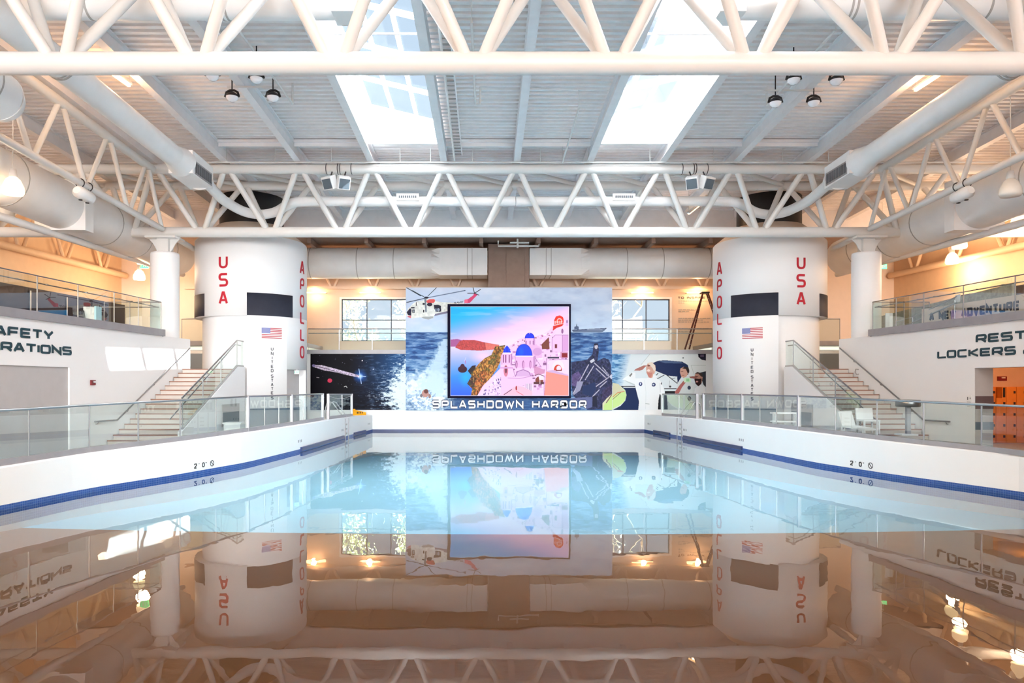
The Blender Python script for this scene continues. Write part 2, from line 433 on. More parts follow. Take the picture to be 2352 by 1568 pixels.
        ca = me.color_attributes.new('Col', 'FLOAT_COLOR', 'POINT')
        ca.data.foreach_set('color', np.concatenate([lin.reshape(-1, 3), np.ones((s.h*s.w, 1))], 1).astype(np.float32).ravel())
        me.materials.append(m); o = bpy.data.objects.new(name, me); C.objects.link(o)
        if parent is not None: o.parent = parent
        return o

# ================================================================== THE SETTING
def lerp(Y, ys, xs): return float(np.interp(Y, ys, xs))
LY, LX = [-44, 2, 8, 14, 16.5, 19, 22, 26.5, 35, 38.1], [-11.8, -11.2, -10.4, -9.3, -8.86, -7.95, -7.13, -6.67, -6.2, -5.88]
RY, RX = [-44, 2, 8, 15.95, 19, 21.95, 26.8, 34, 38.1], [14.2, 13.8, 12.9, 11.5, 10.45, 9.74, 9.29, 8.6, 8.11]
def edgeX(s, Y): return lerp(Y, LY, LX) if s < 0 else lerp(Y, RY, RX)
def ztop(Y): return lerp(Y, [0, 14, 18, 22, 30, 36, 38.1], [.76, .83, .91, .98, .97, .90, .85])
def u_wall(Y): return 14.05+(29.2-Y)*.083
def u_out(Y): return 22.69-.083*(Y-32.7)
def floorz(Y): return lerp(Y, [-6, 4.5, 13.8, 38.1], [.85, 0, -.4, -1.25])
def sm(ys, n):                                   # smooth a polyline's sample values along Y
    return ys

# pool floor, beach floor, water
def strip_floor(y_fn0, y_fn1, ny, nx=40):
    mb = MB(); vs, fs = [], []
    for i in range(ny+1):
        for j in range(nx+1):
            x = -14+31*j/nx; a, b = y_fn0(x), y_fn1(x); y = a+(b-a)*i/ny; vs.append((x, y, floorz(y)))
    for i in range(ny):
        for j in range(nx): fs.append((i*(nx+1)+j, i*(nx+1)+j+1, (i+1)*(nx+1)+j+1, (i+1)*(nx+1)+j))
    return mb.add(vs, fs, True)
bnd = lambda x: 13.85+.0072*(x-c0)**2
struct(strip_floor(bnd, lambda x: 38.1, 14), 'pool_floor', M['poolblue'], 'light blue painted floor of the deep end under the water', 'floor')
struct(strip_floor(lambda x: -44, bnd, 14), 'beach_floor', M['beach'], 'tan sloping beach entry floor under the shallow water', 'floor')
wm = MB(); wv = []
for Y in np.linspace(4.5, 38.1, 30): wv.append((edgeX(-1, Y)-.02, Y, 0)); wv.append((edgeX(1, Y)+.02, Y, 0))
wm.add(wv, [(2*i, 2*i+1, 2*i+3, 2*i+2) for i in range(29)]); struct(wm, 'water', M['water'], 'still pool water mirroring the hall', 'water')

# low white walls along both sides of the pool, blue tile band at the waterline
YS = list(np.linspace(-43, 38.1, 100))
for s in (-1, 1):
    mb = MB(); vs = []
    for Y in YS:
        x = edgeX(s, Y); o = x+s*.5; z = ztop(Y); vs += [(x, Y, -2.2), (x, Y, z-.03), (x+s*.03, Y, z), (o, Y, z), (o, Y, -.1)]
    fs = []
    for i in range(len(YS)-1):
        for j in range(4): fs.append((5*i+j, 5*i+j+1, 5*i+j+6, 5*i+j+5))
    n = len(YS)-1; fs += [tuple(range(5)), tuple(range(5*n, 5*n+5))]
    mb.add(vs, fs); struct(mb, 'pool_wall', M['pool'], f'low white pool wall on the {WALLN[s]} side', 'pool wall')
    tb = MB(); L = 0.; px_ = None; tv, uv, fs = [], [], []
    for i, Y in enumerate(YS):
        x = edgeX(s, Y)-s*.006; z = .095
        if px_ is not None: L += math.hypot(x-px_[0], Y-px_[1])
        px_ = (x, Y); tv += [(x, Y, -.3), (x, Y, z)]; uv += [(L, -.3), (L, z)]
        if i: fs.append((2*i-2, 2*i, 2*i+1, 2*i-1))
    tb.add(tv, fs); tb.uv = uv; struct(tb, 'trim_1' if s < 0 else 'trim_2', M['tile'], f'blue mosaic tile band along the {WALLN[s]} side waterline', 'tile band')

# lower wall at the deep end
mb = MB().box(-17, 19, 38.1, 38.4, -2.2, 4.0); struct(mb, 'wall_back', M['pool'], 'white lower wall at the deep end under the balcony', 'wall')
tb = MB(); tb.add([(-5.9, 38.09, -.3), (8.12, 38.09, -.3), (8.12, 38.09, .1), (-5.9, 38.09, .1)], [(0, 1, 2, 3)]); tb.uv = [(0, -.3), (14, -.3), (14, .1), (0, .1)]
struct(tb, 'trim_3', M['gutter'], 'navy tile band along the deep end waterline', 'tile band')

# side decks (low) behind the pool walls
for s in (-1, 1):
    mb = MB(); vs = []
    yy = list(np.linspace(-44, 38.1, 30))
    for Y in yy: vs += [(edgeX(s, Y)+s*.45, Y, .3), (c0+s*(u_out(Y)+.3), Y, .3)]
    mb.add(vs, [(2*i, 2*i+1, 2*i+3, 2*i+2) for i in range(29)])
    struct(mb, 'floor', M['deck'], f'grey deck floor between pool wall and {WALLN[s]} wall', 'floor')
mb = MB(); vs = []
yy = list(np.linspace(19.5, 25.3, 8))
for Y in yy: vs += [(edgeX(1, Y)+.45, Y, .3), (edgeX(1, Y)+.45, Y, .80), (edgeX(1, Y)+3.0, Y, .80), (edgeX(1, Y)+3.0, Y, .3)]
mb.add(vs, [(4*i+j, 4*i+j+1, 4*i+j+5, 4*i+j+4) for i in range(7) for j in range(3)]+[(0, 1, 2, 3), (28, 29, 30, 31)])
struct(mb, 'floor_platform', M['deck'], 'raised grey deck platform behind the LOCKERS side railing', 'platform')

# two-storey side walls carrying the signs
ZW = 4.33
for s in (-1, 1):
    yo0, yo1, zo = (16.5, 23.65, 2.95) if s < 0 else (15.5, 23.8, 2.93)
    mp = lambda y, z, d, s=s: (c0+s*(u_wall(y)+d), y, z)
    mb = MB(); th = .56
    for (ya, yb_, za, zc) in ((-44, yo0, .3, ZW), (yo0, yo1, zo, ZW), (yo1, 31.6, .3, ZW)):
        mb.prism([(ya, za), (yb_, za), (yb_, zc), (ya, zc)], mp, 0, th)
    struct(mb, 'wall_'+SD[s], M['white'], f'white two storey side wall with {WALLN[s]} sign', 'wall')
    # upper floor, slab edge
    mb = MB(); pts = [(c0+s*(u_wall(y)-.05), y) for y in (-44, 29.3)]+[(c0+s*16.4, 29.3), (c0+s*16.4, 36.6), (c0+s*10.5, 36.6), (c0+s*10.5, 42), (c0+s*u_out(42), 42), (c0+s*u_out(-44), -12)]
    mb.prism(pts, lambda x, y, d: (x, y, d), ZW+.003, 4.56); struct(mb, 'floor_upper', M['slab'], f'upper floor slab over the {WALLN[s]} wall', 'floor')
    mb = MB().prism([(-44, ZW-.01), (29.36, ZW-.01), (29.36, 4.58), (-44, 4.58)], lambda y, z, d, s=s: (c0+s*(u_wall(y)-.05-d), y, z), .005, .05)
    mb.obox((c0+s*15.2, 29.33, 4.445), (1.2, 0, 0), (0, .03, 0), (0, 0, .135))
    struct(mb, 'trim_4' if s < 0 else 'trim_5', M['curb'], f'grey metal slab fascia above the {WALLN[s]} sign', 'fascia')
    # outer wall of the upper floor
    mb = MB().prism([(-44, .3), (43, .3), (43, 13.4), (-44, 14.4)], lambda y, z, d, s=s: (c0+s*(u_out(y)+d), y, z), 0, .3)
    struct(mb, 'wall_outer_'+SD[s], M['tan'], f'tan outer wall of the upper floor beyond the {WALLN[s]} balcony', 'wall')

# shutter recess (left) and locker room (right)
mb = MB().prism([(16.4, .3), (23.65, .3), (23.65, 2.95), (16.4, 2.95)], lambda y, z, d: (c0-(u_wall(y)+d), y, z), .06, .12)
struct(mb, 'door_1', M['doorgrey'], 'closed grey roll down shutter under the SAFETY OPERATIONS sign', 'door')
jx0 = c0+u_wall(23.8); mb = MB()
mb.box(jx0+.56, jx0+7, 27.2, 27.4, .3, 4.3).box(jx0+6.8, jx0+7, 15, 27.2, .3, 4.3).box(jx0+.56, jx0+7, 15, 27.3, 3.3, 3.4)
struct(mb, 'wall_locker_room', M['tan'], 'orange lit back wall of the locker room', 'wall')
jm = MB(); jm.box(jx0+.01, jx0+.58, 23.78, 23.8, .3, 2.92); j = struct(jm, 'trim_6', M['jamb'], 'grey tiled jamb of the locker room opening', 'jamb')
MB().box(jx0+.008, jx0+.585, 23.76, 23.781, 1.62, 2.03).build('tile_stripe', M['jambbrown'], j)
MB().box(jx0+.008, jx0+.585, 23.76, 23.781, .95, 1.2).build('tile_stripe', M['basegrey'], j)

# upper back wall with two windows
ZL, ZH = 4.87, 7.24
wins = [(-8.23, -3.7), (6.0, 10.38)]
mb = MB(); Yw = 42.0
xs = [-23, wins[0][0], wins[0][1], wins[1][0], wins[1][1], 25]
mb.box(xs[0], xs[1], Yw, Yw+.3, 3.9, 11.2).box(xs[2], xs[3], Yw, Yw+.3, 3.9, 11.2).box(xs[4], xs[5], Yw, Yw+.3, 3.9, 11.2)
for a, b in wins: mb.box(a, b, Yw, Yw+.3, 3.9, ZL).box(a, b, Yw, Yw+.3, ZH, 11.2)
struct(mb, 'wall_back_upper', M['cream'], 'cream upper back wall behind the balcony', 'wall')
for i, (a, b) in enumerate(wins):
    w_ = thing(f'window_{i+1}', f'six pane dark framed window on the back balcony, {("SAFETY OPERATIONS", "LOCKERS")[i]} side of the mural', 'window', (a, Yw, ZL)); w_['kind'] = 'structure'
    fr = MB(); t = .05
    ms = [a+.03+(b-a-.06)*k/3 for k in range(4)]
    if i == 0: ms = [-8.2, -6.8, -5.42, -3.74]
    else: ms = [6.05, 7.71, 9.05, 10.34]
    for x in ms: fr.box(x-t/2, x+t/2, Yw+.02, Yw+.1, ZL, ZH)
    for z in (ZL+.02, 6.06, ZH-.03): fr.box(a, b, Yw+.02, Yw+.1, z-t/2, z+t/2)
    fr.build('window_frame', M['frame'], w_)
    MB().box(a, b, Yw+.05, Yw+.06, ZL, ZH).build('pane', M['winglass'], w_)
    tr = MB().box(a-.12, a, Yw-.03, Yw+.02, ZL, ZH+.12).box(b, b+.12, Yw-.03, Yw+.02, ZL, ZH+.12).box(a, b, Yw-.03, Yw+.02, ZH, ZH+.12)
    tr.build('window_trim', M['trim'], w_)
# back balcony
mb = MB().box(-9.25, 11.63, 38.05, 42, 4.0, 4.17); struct(mb, 'floor_balcony', M['slab'], 'grey balcony slab across the deep end wall', 'floor')
# bulkhead, soffit
mb = MB().box(-23, 25, 38, 38.2, 10.0, 11.9); struct(mb, 'wall_bulkhead', M['beam'], 'grey bulkhead above the back balcony', 'wall')
mb = MB().box(-23, 25, 38.0, 42.2, 10.0, 10.1); struct(mb, 'ceiling_soffit', M['brown'], 'brown soffit over the back balcony', 'ceiling')

# corrugated roof deck
SKY0, SKY1 = 15.2, 28.3
mb = MB(); pit = .30; prof = [(0, 0), (.11, 0), (.135, .065), (.275, .065)]
for k in range(-8, 8):
    x0, x1 = c0+k*PAN, c0+(k+1)*PAN
    rng_y = [(-44, 38.2)] if k not in (-2, 1) else [(-44, SKY0), (SKY1, 38.2)]
    for ya, yb_ in rng_y:
        vs, fs = [], []; y = ya
        while y < yb_:
            for dy, dz in prof:
                yy_ = min(y+dy, yb_); vs += [(x0, yy_, zr(yy_)+dz), (x1, yy_, zr(yy_)+dz)]
            y += pit
        for i in range(len(vs)//2-1): fs.append((2*i, 2*i+1, 2*i+3, 2*i+2))
        mb.add(vs, fs)
struct(mb, 'ceiling', M['roof'], 'corrugated off white roof deck', 'ceiling')

# outside: ground and trees seen through the windows
struct(MB().box(-25, 28, 42.4, 62, -.2, 0), 'ground', M['ground'], 'ground outside the back windows', 'ground')
def tree(x, y, h, seed, leafn, lm, label, spread=1.0):
    r = random.Random(seed); t = thing('tree', label, 'tree', (x, y, 0), 'trees outside the windows')
    wood, lv = MB(), MB()
    def br(p, d, L, rad, lev):
        q = [Vector(p)]; dd = Vector(d).normalized()
        for i in range(4):
            dd = (dd+Vector((r.uniform(-.25, .25), r.uniform(-.2, .2), r.uniform(-.05, .2)))).normalized(); q.append(q[-1]+dd*L/4)
        wood.tube(q, [rad*(1-.12*i) for i in range(5)], 6)
        if lev < 4:
            for i in range(3 if lev else 5):
                a = r.uniform(0, 2*PI); e = Vector((math.cos(a)*.9*spread, math.sin(a)*.9, r.uniform(.2, .9)))
                br(q[r.randint(2, 4)], (dd*.6+e), L*r.uniform(.5, .75), rad*.5, lev+1)
        if lev >= 2:
            for i in range(leafn):
                c = q[r.randint(1, 4)]+Vector((r.gauss(0, .3), r.gauss(0, .3), r.gauss(0, .3)))
                a = Vector((r.gauss(0, 1), r.gauss(0, 1), r.gauss(0, 1))).normalized()*.11
                b = a.cross(Vector((r.gauss(0, 1), r.gauss(0, 1), r.gauss(0, 1)))).normalized()*.06
                lv.add([c-a, c+b, c+a, c-b], [(0, 1, 2, 3)])
    br((x, y, 0), (0, 0, 1), h*.45, .16, 0)
    wood.build('trunk', M['bark'], t); lv.build('foliage', lm, t)
tree(-7.2, 46.5, 9.0, 3, 7, M['leaf'], 'leafy green tree outside the window on the SAFETY OPERATIONS side')
tree(-4.6, 48.5, 10.0, 5, 7, M['leaf'], 'pale tree beside the mural edge seen through the SAFETY OPERATIONS side window')
tree(9.0, 47.0, 10.5, 12, 1, M['leafp'], 'sparse branching tree outside the window beside the tall ladder', 1.2)
tree(5.9, 50.0, 9.0, 21, 1, M['leafp'], 'thin far tree by the mural edge outside the ladder side window')

# ================================================================== ROOF STEEL, SKYLIGHTS, TRUSSES
ORD = ['first', 'second', 'third', 'fourth', 'fifth', 'sixth', 'seventh', 'eighth', 'ninth', 'tenth', 'eleventh', 'twelfth', 'thirteenth', 'fourteenth', 'fifteenth']
def ibeam(p0, p1, w=.26, h=.5, t=.03):
    p0, p1 = Vector(p0), Vector(p1); up = Vector((0, 0, 1)); mb = MB()
    mb.beam(p0+up*t/2, p1+up*t/2, w, t).beam(p0+up*(h-t/2), p1+up*(h-t/2), w, t).beam(p0+up*h/2, p1+up*h/2, .03, h-2*t)
    return mb
BL = {0: 'white roof beam down the middle between the two skylights', -1: 'white roof beam along the inner edge of the SAFETY side skylight', -2: 'white roof beam along the outer edge of the SAFETY side skylight',
      1: 'white roof beam along the inner edge of the LOCKERS side skylight', 2: 'white roof beam along the outer edge of the LOCKERS side skylight'}
for k in range(-7, 8):
    x = c0+k*PAN
    sd = WALLN[-1 if k < 0 else 1].split()[0]
    lab = BL.get(k, f'white roof beam, {ORD[abs(k)-1]} out from the centre beam on the {sd} side')
    if abs(k) == 3: lab = f'white roof beam with four dark floodlights, {sd} side'
    if abs(k) == 4: lab = f'white roof beam with a glowing tube light, {sd} side'
    if abs(k) == 5: lab = f'white roof beam directly above the long side truss, {sd} side'
    one(ibeam((x, -44, zb(-44)), (x, 38, zb(38))), 'roof_beam', M['beam'], lab, 'beam', 'white roof beams')
struct(MB().box(1.1, 2.0, 0, 19.0, 12.6, 18.2), 'roof_sun_blocker', M['cream'], 'plant penthouse standing on the roof', 'penthouse')  # unseen block, added to keep sun off the near SAFETY side skylight
for k in (-4, -3, -1, 0, 2, 3):
    x0, x1 = c0+k*PAN+.14, c0+(k+1)*PAN-.14
    mb = MB(); z = zr(28.1)-.12; mb.box(x0, x1, 28.0, 28.22, z-.02, z+.08).box(x0, x1, 28.1, 28.13, z-.16, z-.02)
    nm = {-4: 'between tube light and floodlight beams, SAFETY side', -3: 'outside the SAFETY side skylight', -1: 'left of the centre beam', 0: 'right of the centre beam', 2: 'outside the LOCKERS side skylight', 3: 'between tube light and floodlight beams, LOCKERS side'}[k]
    one(mb, 'cross_channel', M['beam'], 'white cross channel under the roof '+nm, 'channel', 'cross channels')

for s in (-1, 1):
    xa, xb = sorted((c0+s*PAN+s*.02, c0+s*2*PAN-s*.02)); xin, xout = c0+s*(PAN+.02), c0+s*(2*PAN-.02)
    t = thing('skylight', f'long skylight with white well and pale blue panes, {WALLN[s]} side', 'skylight', (c0+s*1.5*PAN, (SKY0+SKY1)/2, zr(20)), 'roof skylights')
    zi = lambda y: zr(y)+.72; zo = lambda y: zr(y)+1.4
    well = MB()
    well.add([(xin, SKY0, zb(SKY0)+.45), (xin, SKY1, zb(SKY1)+.45), (xin, SKY1, zi(SKY1)), (xin, SKY0, zi(SKY0))], [(0, 1, 2, 3)])
    well.add([(xout, SKY0, zb(SKY0)+.45), (xout, SKY1, zb(SKY1)+.45), (xout, SKY1, zo(SKY1)), (xout, SKY0, zo(SKY0))], [(0, 1, 2, 3)])
    for y in (SKY0, SKY1):
        well.add([(xin, y, zb(y)+.4), (xout, y, zb(y)+.4), (xout, y, zo(y)), (xin, y, zi(y))], [(0, 1, 2, 3)])
    well.build('light_well', M['white'], t)
    MB().add([(xin, SKY0, zi(SKY0)), (xout, SKY0, zo(SKY0)), (xout, SKY1, zo(SKY1)), (xin, SKY1, zi(SKY1))], [(0, 1, 2, 3)]).build('glazing', M['skyglass'], t)
    br = MB(); y = SKY1
    while y > SKY0:
        br.beam((xin, y, zi(y)-.05), (xout, y, zo(y)-.05), .17, .12); y -= 2.5
    for f in (.03, .34, .66, .97):
        x = xin+(xout-xin)*f; g = lambda yy: zi(yy)*(1-f)+zo(yy)*f-.05
        br.beam((x, SKY0, g(SKY0)), (x, SKY1, g(SKY1)), .13, .1)
    br.build('glazing_bars', M['trim'], t)
    cr = MB()
    cr.tube([(xin, 19.8, zb(19.8)+.25), (xout, 19.8, zb(19.8)+.25)], .035, 8).build('tie_rod', M['beam'], t)

def tri_truss(name, label, Yf, zf, Yr, zr_, Yb, zb_, kk, rc, rd):
    t = thing(name, label, 'truss', (c0, Yb, zb_), 'cross trusses')
    X = lambda k: c0+k*PAN
    MB().tube([(X(-kk-.5), Yb, zb_), (X(kk+.5), Yb, zb_)], rc*1.04, 20).build('bottom_chord', M['steel'], t)
    for (Y, z) in ((Yf, zf), (Yr, zr_)): MB().tube([(X(-kk-.5), Y, z), (X(kk+.5), Y, z)], rc*.92, 20).build('top_chord', M['steel'], t)
    for k in range(-kk, kk+1):
        for dk in (-.5, .5):
            for (Y, z) in ((Yf, zf), (Yr, zr_)):
                if abs(k+dk) > kk+.5: continue
                b = Vector((X(k+dk)-dk*.24, Yb, zb_)); a = Vector((X(k)+dk*.18, Y, z))
                MB().tube([a, b], rd, 12).build('diagonal', M['steel'], t)
        if k < kk: MB().tube([(X(k), Yf, zf), (X(k+1), Yr, zr_)], rd*.8, 10).build('tie', M['steel'], t)
    return t
far = tri_truss('cross_truss', 'white tubular cross truss nearer the deep end, carrying the small spiral duct', 29.4, 10.96, 31.6, 10.88, 30.5, 8.68, 7, .205, .115)
near = tri_truss('cross_truss', 'large white tubular cross truss close overhead across the top', 14.28, 11.50, 16.48, 11.42, 15.38, 9.07, 5, .222, .125)

for s in (-1, 1):
    x = c0+s*5*PAN+(.0 if s < 0 else .0)
    t = thing('side_truss', f'white tubular truss running lengthwise above the {WALLN[s]} wall', 'truss', (x, 30.5, 8.68), 'lengthwise side trusses')
    zB = lambda y: 8.72+.0376*(30.5-y); zT = lambda y: 10.93+.0376*(28.6-y)
    MB().tube([(x, 15.6, zB(15.6)), (x, 30.1, zB(30.1))], .12, 14).build('bottom_chord', M['steel'], t)
    MB().tube([(x, 30.9, zB(30.9)-.05), (x, 33.35, zB(33.3)-.1)], .12, 14).build('bottom_chord', M['steel'], t)
    MB().tube([(x, 14.6, zT(14.6)), (x, 29.2, zT(29.2))], .16, 14).build('top_chord', M['steel'], t)
    y = 30.2
    while y > 16:
        for dy in (-1.45, 1.45):
            if y+dy < 29.3: MB().tube([(x, y+dy*.06, zB(y)), (x, y+dy*.94, zT(y+dy))], .085, 10).build('diagonal', M['steel'], t)
        y -= 2.9
    # column under the truss bearing
    xc = c0+s*14.47
    cl = thing('column', f'round white column rising behind the {WALLN[s]} wall to the truss', 'column', (xc, 30.55, 4.33), 'round white columns'); cl['kind'] = 'thing'
    MB().lathe([(.56, 4.33), (.56, 7.74), (.54, 7.82), (0, 7.82)], (xc, 30.55, 0), 40).build('shaft', M['white'], cl)
    MB().box(xc-.24, xc+.24, 30.3, 30.8, 7.8, 8.40).build('neck', M['steel'], cl)
    cp = MB().box(xc-.62, xc+.62, 30.05, 31.05, 8.38, 8.46)
    for e in (-1, 1):
        cp.prism([(e*.24, 8.38), (e*.62, 8.38), (e*.45, 8.2), (e*.32, 7.95), (e*.24, 7.85)], lambda a, b, d, xc=xc: (xc+a, 30.5+d, b), -.03, .03)
    cp.build('bearing_cap', M['steel'], cl)

# wall trusses on the outer side walls and the upper back wall (chord with V webs)
for s in (-1, 1):
    t = thing('wall_truss', f'tan pipe truss with V webs along the outer wall beyond the {WALLN[s]} balcony', 'truss', (c0+s*u_out(30), 30, 8.5), 'trusses along the outer walls')
    f = lambda y, z, s=s: Vector((c0+s*(u_out(y)-.35), y, z))
    MB().tube([f(14, 8.45), f(41.8, 8.55)], .17, 12).build('chord', M['tan'], t)
    y = 18.
    while y < 41:
        for d in (-1, 1): MB().tube([f(y+d*.12, 8.55), f(y+d*1.1, 10.6)], .09, 8).build('web', M['tan'], t)
        y += 3.1
t = thing('wall_truss', 'cream truss with V webs above the back balcony windows', 'truss', (c0, 41.5, 7.85))
MB().box(-17, 19, 41.55, 41.9, 7.78, 7.92).build('chord', M['cream'], t)
for i in range(-5, 6):
    for d in (-1, 1): MB().tube([(c0-.6+i*2.32+d*.08, 41.7, 7.88), (c0-.6+i*2.32+d*.9, 41.7, 9.7)], .085, 8).build('web', M['cream'], t)
for i, x in enumerate(np.linspace(-9.2, 11.6, 8)):
    one(MB().box(x-.1, x+.1, 38.3, 41.9, 9.72, 9.99), 'soffit_joist', M['brown'], f'brown joist under the soffit, {ORD[i]} from the SAFETY side drum', 'joist', 'joists under the soffit')

# ================================================================== DUCTS, PIPES, CEILING FITTINGS
for s in (-1, 1):
    ud = 11.8; x = c0+s*ud
    t = thing('spiral_duct', f'white spiral air duct curving in from the {WALLN[s]} side with louvred box', 'duct', (x, 26, 10), 'white spiral supply ducts')
    zd = lambda y: 9.98+.03*(30.5-y)
    MB().tube([(x, 14.0, zd(14)), (x, 25.3, zd(25.3))], .36, 24).build('duct_run', M['duct'], t)
    for y in (18.3, 18.42): MB().tube([(x, y-.03, zd(y)), (x, y+.03, zd(y))], .375, 24).build('seam_band', M['seam'], t)
    bx = MB(); y0, y1 = 25.2, 27.9
    ring0 = [Vector((x+.36*math.cos(a), y0, zd(y0)+.36*math.sin(a))) for a in np.linspace(0, 2*PI, 25)[:-1]]
    bx.obox((x, (25.7+27.5)/2, zd(26.6)), (.42, 0, 0), (0, .95, -.03), (0, 0, .40))
    bx.tube([(x, 25.0, zd(25)), (x, 25.75, zd(25.7))], [.36, .5], 24).tube([(x, 27.4, zd(27.4)), (x, 28.1, zd(28.1)-.02)], [.48, .25], 24)
    bxo = bx.build('diffuser_box', M['duct'], t)
    gr = MB(); xi = x-s*.43
    for k in range(8): gr.obox((xi, 25.95+k*.19, zd(26.5)-.12), (.012, 0, 0), (0, .07, 0), (0, 0, .17))
    gr.build('grille', M['grille'], bxo)
    gf = MB(); gf.obox((x-s*.425, 26.62, zd(26.5)-.12), (.01, 0, 0), (0, .8, 0), (0, 0, .23)); gf.build('grille_frame', M['alu'], bxo)
    pts = [(x, 28.0, zd(28)), (x, 29.4, 9.86), (x-s*.12, 30.2, 9.76), (x-s*.5, 30.95, 9.62), (x-s*1.1, 31.25, 9.58), (x-s*1.75, 31.1, 9.66), (x-s*2.3, 30.75, 9.84), (x-s*2.75, 30.55, 9.93), (x-s*3.4, 30.5, 9.95)]
    # smooth the bend
    q = [Vector(p) for p in pts]; out = []
    for i in range(len(q)-1):
        p0, p1, p2, p3 = q[max(i-1, 0)], q[i], q[i+1], q[min(i+2, len(q)-1)]
        for k in range(5):
            u = k/5; out.append(.5*((2*p1)+(p2-p0)*u+(2*p0-5*p1+4*p2-p3)*u*u+(3*p1-p0-3*p2+p3)*u**3))
    out.append(q[-1]); out.append(Vector((c0-s*.0+s*.01, 30.5, 9.95)))
    MB().tube(out, .2, 20).build('branch_duct', M['duct'], t)
    gx = c0+s*4.42
    g2 = MB().obox((gx, 30.27, 10.06), (.46, 0, 0), (0, .05, 0), (0, 0, .14)).build('outlet_grille', M['duct'], t)
    g3 = MB()
    for k in range(9): g3.box(gx-.36+k*.082, gx-.30+k*.082, 30.19, 30.225, 10.02, 10.11)
    g3.build('grille', M['grille'], g2)

# short wide ducts near the camera
for s in (-1, 1):
    xe, xo = (c0+s*4.2, c0+s*13.2)
    t = thing('main_duct', f'wide grey duct across the roof behind the near truss, {WALLN[s]} side', 'duct', (xe, 17.25, 11.35), 'wide main ducts')
    MB().tube([(xe+s*.5, 17.28, 11.26), (xo, 17.28, 11.26)], .33, 28).build('duct_run', M['duct'], t)
    MB().obox((xe+s*.25, 17.28, 11.27), (.3, 0, 0), (0, .36, 0), (0, 0, .33)).build('end_box', M['duct'], t)
    for d in (3.0, 3.12, 6.2): MB().tube([(xe+s*d, 17.28, 11.26), (xe+s*(d+.05), 17.28, 11.26)], .342, 28).build('seam_band', M['seam'], t)
    x = c0+s*12.75
    t = thing('duct_stub', f'white round duct with seam rings ending in the air, {WALLN[s]} corner', 'duct', (x, 17, 9.2), 'round duct ends')
    MB().tube([(x, 10, 9.55), (x, 16.9, 9.25), (x+s*.02, 17.5, 9.2)], [.62, .62, .60], 28).build('duct_run', M['duct'], t)
    MB().tube([(x, 17.45, 9.2), (x+s*.05, 17.75, 9.17), (x+s*.1, 17.9, 9.15)], [.60, .5, .35], 28).build('end_cap', M['duct'], t)
    for y in (16.45, 16.75): MB().tube([(x, y, 9.275), (x, y+.04, 9.27)], .635, 28).build('seam_band', M['seam'], t)
    xs_ = c0+s*16.6
    t = thing('return_duct', f'huge tan round duct hanging above the {WALLN[s]} balcony', 'duct', (xs_, 27, 8.9), 'huge return ducts')
    MB().tube([(xs_, 14, 9.1), (xs_, 36.9, 8.75)], .88, 32).build('duct_run', M['duct'], t)
    MB().obox((xs_, 27.0, 8.9), (.92, 0, 0), (0, .28, 0), (0, 0, .92)).build('fitting_box', M['duct'], t)
    for y in (23.5, 29.6, 32.2, 34.8): MB().tube([(xs_, y, 8.98-.0152*(y-22)), (xs_, y+.05, 8.98-.0152*(y-22))], .895, 32).build('seam_band', M['seam'], t)
    MB().tube([(xs_+s*.6, 20, 7.85), (xs_+s*.2, 38, 8.05)], .14, 10).build('pipe', M['duct'], t)
    # back ducts
    xa, xb, xc_, xd = (-10.2, -2.95, -2.5, .03) if s < 0 else (12.6, 5.45, 5.0, 2.28)
    t = thing('back_duct', f'wide round duct turning square above the back balcony, {WALLN[s]} side', 'duct', (xb, 40, 8.95), 'wide ducts above the back balcony')
    MB().tube([(xa, 40, 8.95), (xb, 40, 8.95)], .83, 32).build('duct_run', M['duct'], t)
    tr = MB(); n = 24
    ra = [Vector((xb, 40+.83*math.cos(a), 8.95+.83*math.sin(a))) for a in np.linspace(0, 2*PI, n+1)[:-1]]
    rb = []
    for a in np.linspace(0, 2*PI, n+1)[:-1]:
        cx_, sx_ = math.cos(a), math.sin(a); m_ = max(abs(cx_), abs(sx_)); rb.append(Vector((xc_, 40+.72*cx_/m_, 8.93+.72*sx_/m_)))
    tr.add(ra+rb, [(i, (i+1) % n, n+(i+1) % n, n+i) for i in range(n)]); tr.build('transition', M['duct'], t)
    x0_, x1_ = sorted((xc_, xd)); MB().box(x0_, x1_, 39.28, 40.72, 8.21, 9.65).build('square_duct', M['duct'], t)
    for f in (.58, .68): MB().box(x0_+(x1_-x0_)*(f if s < 0 else 1-f)-.015, x0_+(x1_-x0_)*(f if s < 0 else 1-f)+.015, 39.26, 40.74, 8.19, 9.67).build('seam_band', M['seam'], t)
    for f in (.1, .45, .72): MB().tube([(xa+(xb-xa)*f, 40, 8.95), (xa+(xb-xa)*f+.04, 40, 8.95)], .842, 32).build('seam_band', M['seam'], t)
t = thing('duct_riser', 'tan panelled duct shaft behind the top of the mural', 'duct', (1.17, 40, 7))
MB().box(.12, 2.2, 39.5, 40.8, 4.2, 9.9).build('shaft', M['brown'], t)
for x in (.14, 1.1, 2.1): MB().box(x-.06, x+.16, 39.44, 39.5, 4.2, 9.9).build('stiffener', M['brown'], t)
# piping cluster above the riser
t = thing('pipe_cluster', 'white valve pipes in front of the soffit above the duct shaft', 'pipes', (1.5, 38.5, 9.6))
for pts in ([(.6, 38.6, 9.9), (.6, 38.6, 9.62), (2.7, 38.6, 9.62), (2.7, 38.6, 9.9)], [(1.6, 38.5, 9.98), (1.6, 38.5, 9.5)], [(1.2, 38.5, 9.78), (2.2, 38.5, 9.78)]):
    MB().tube(pts, .05, 8).build('pipe', M['steel'], t)

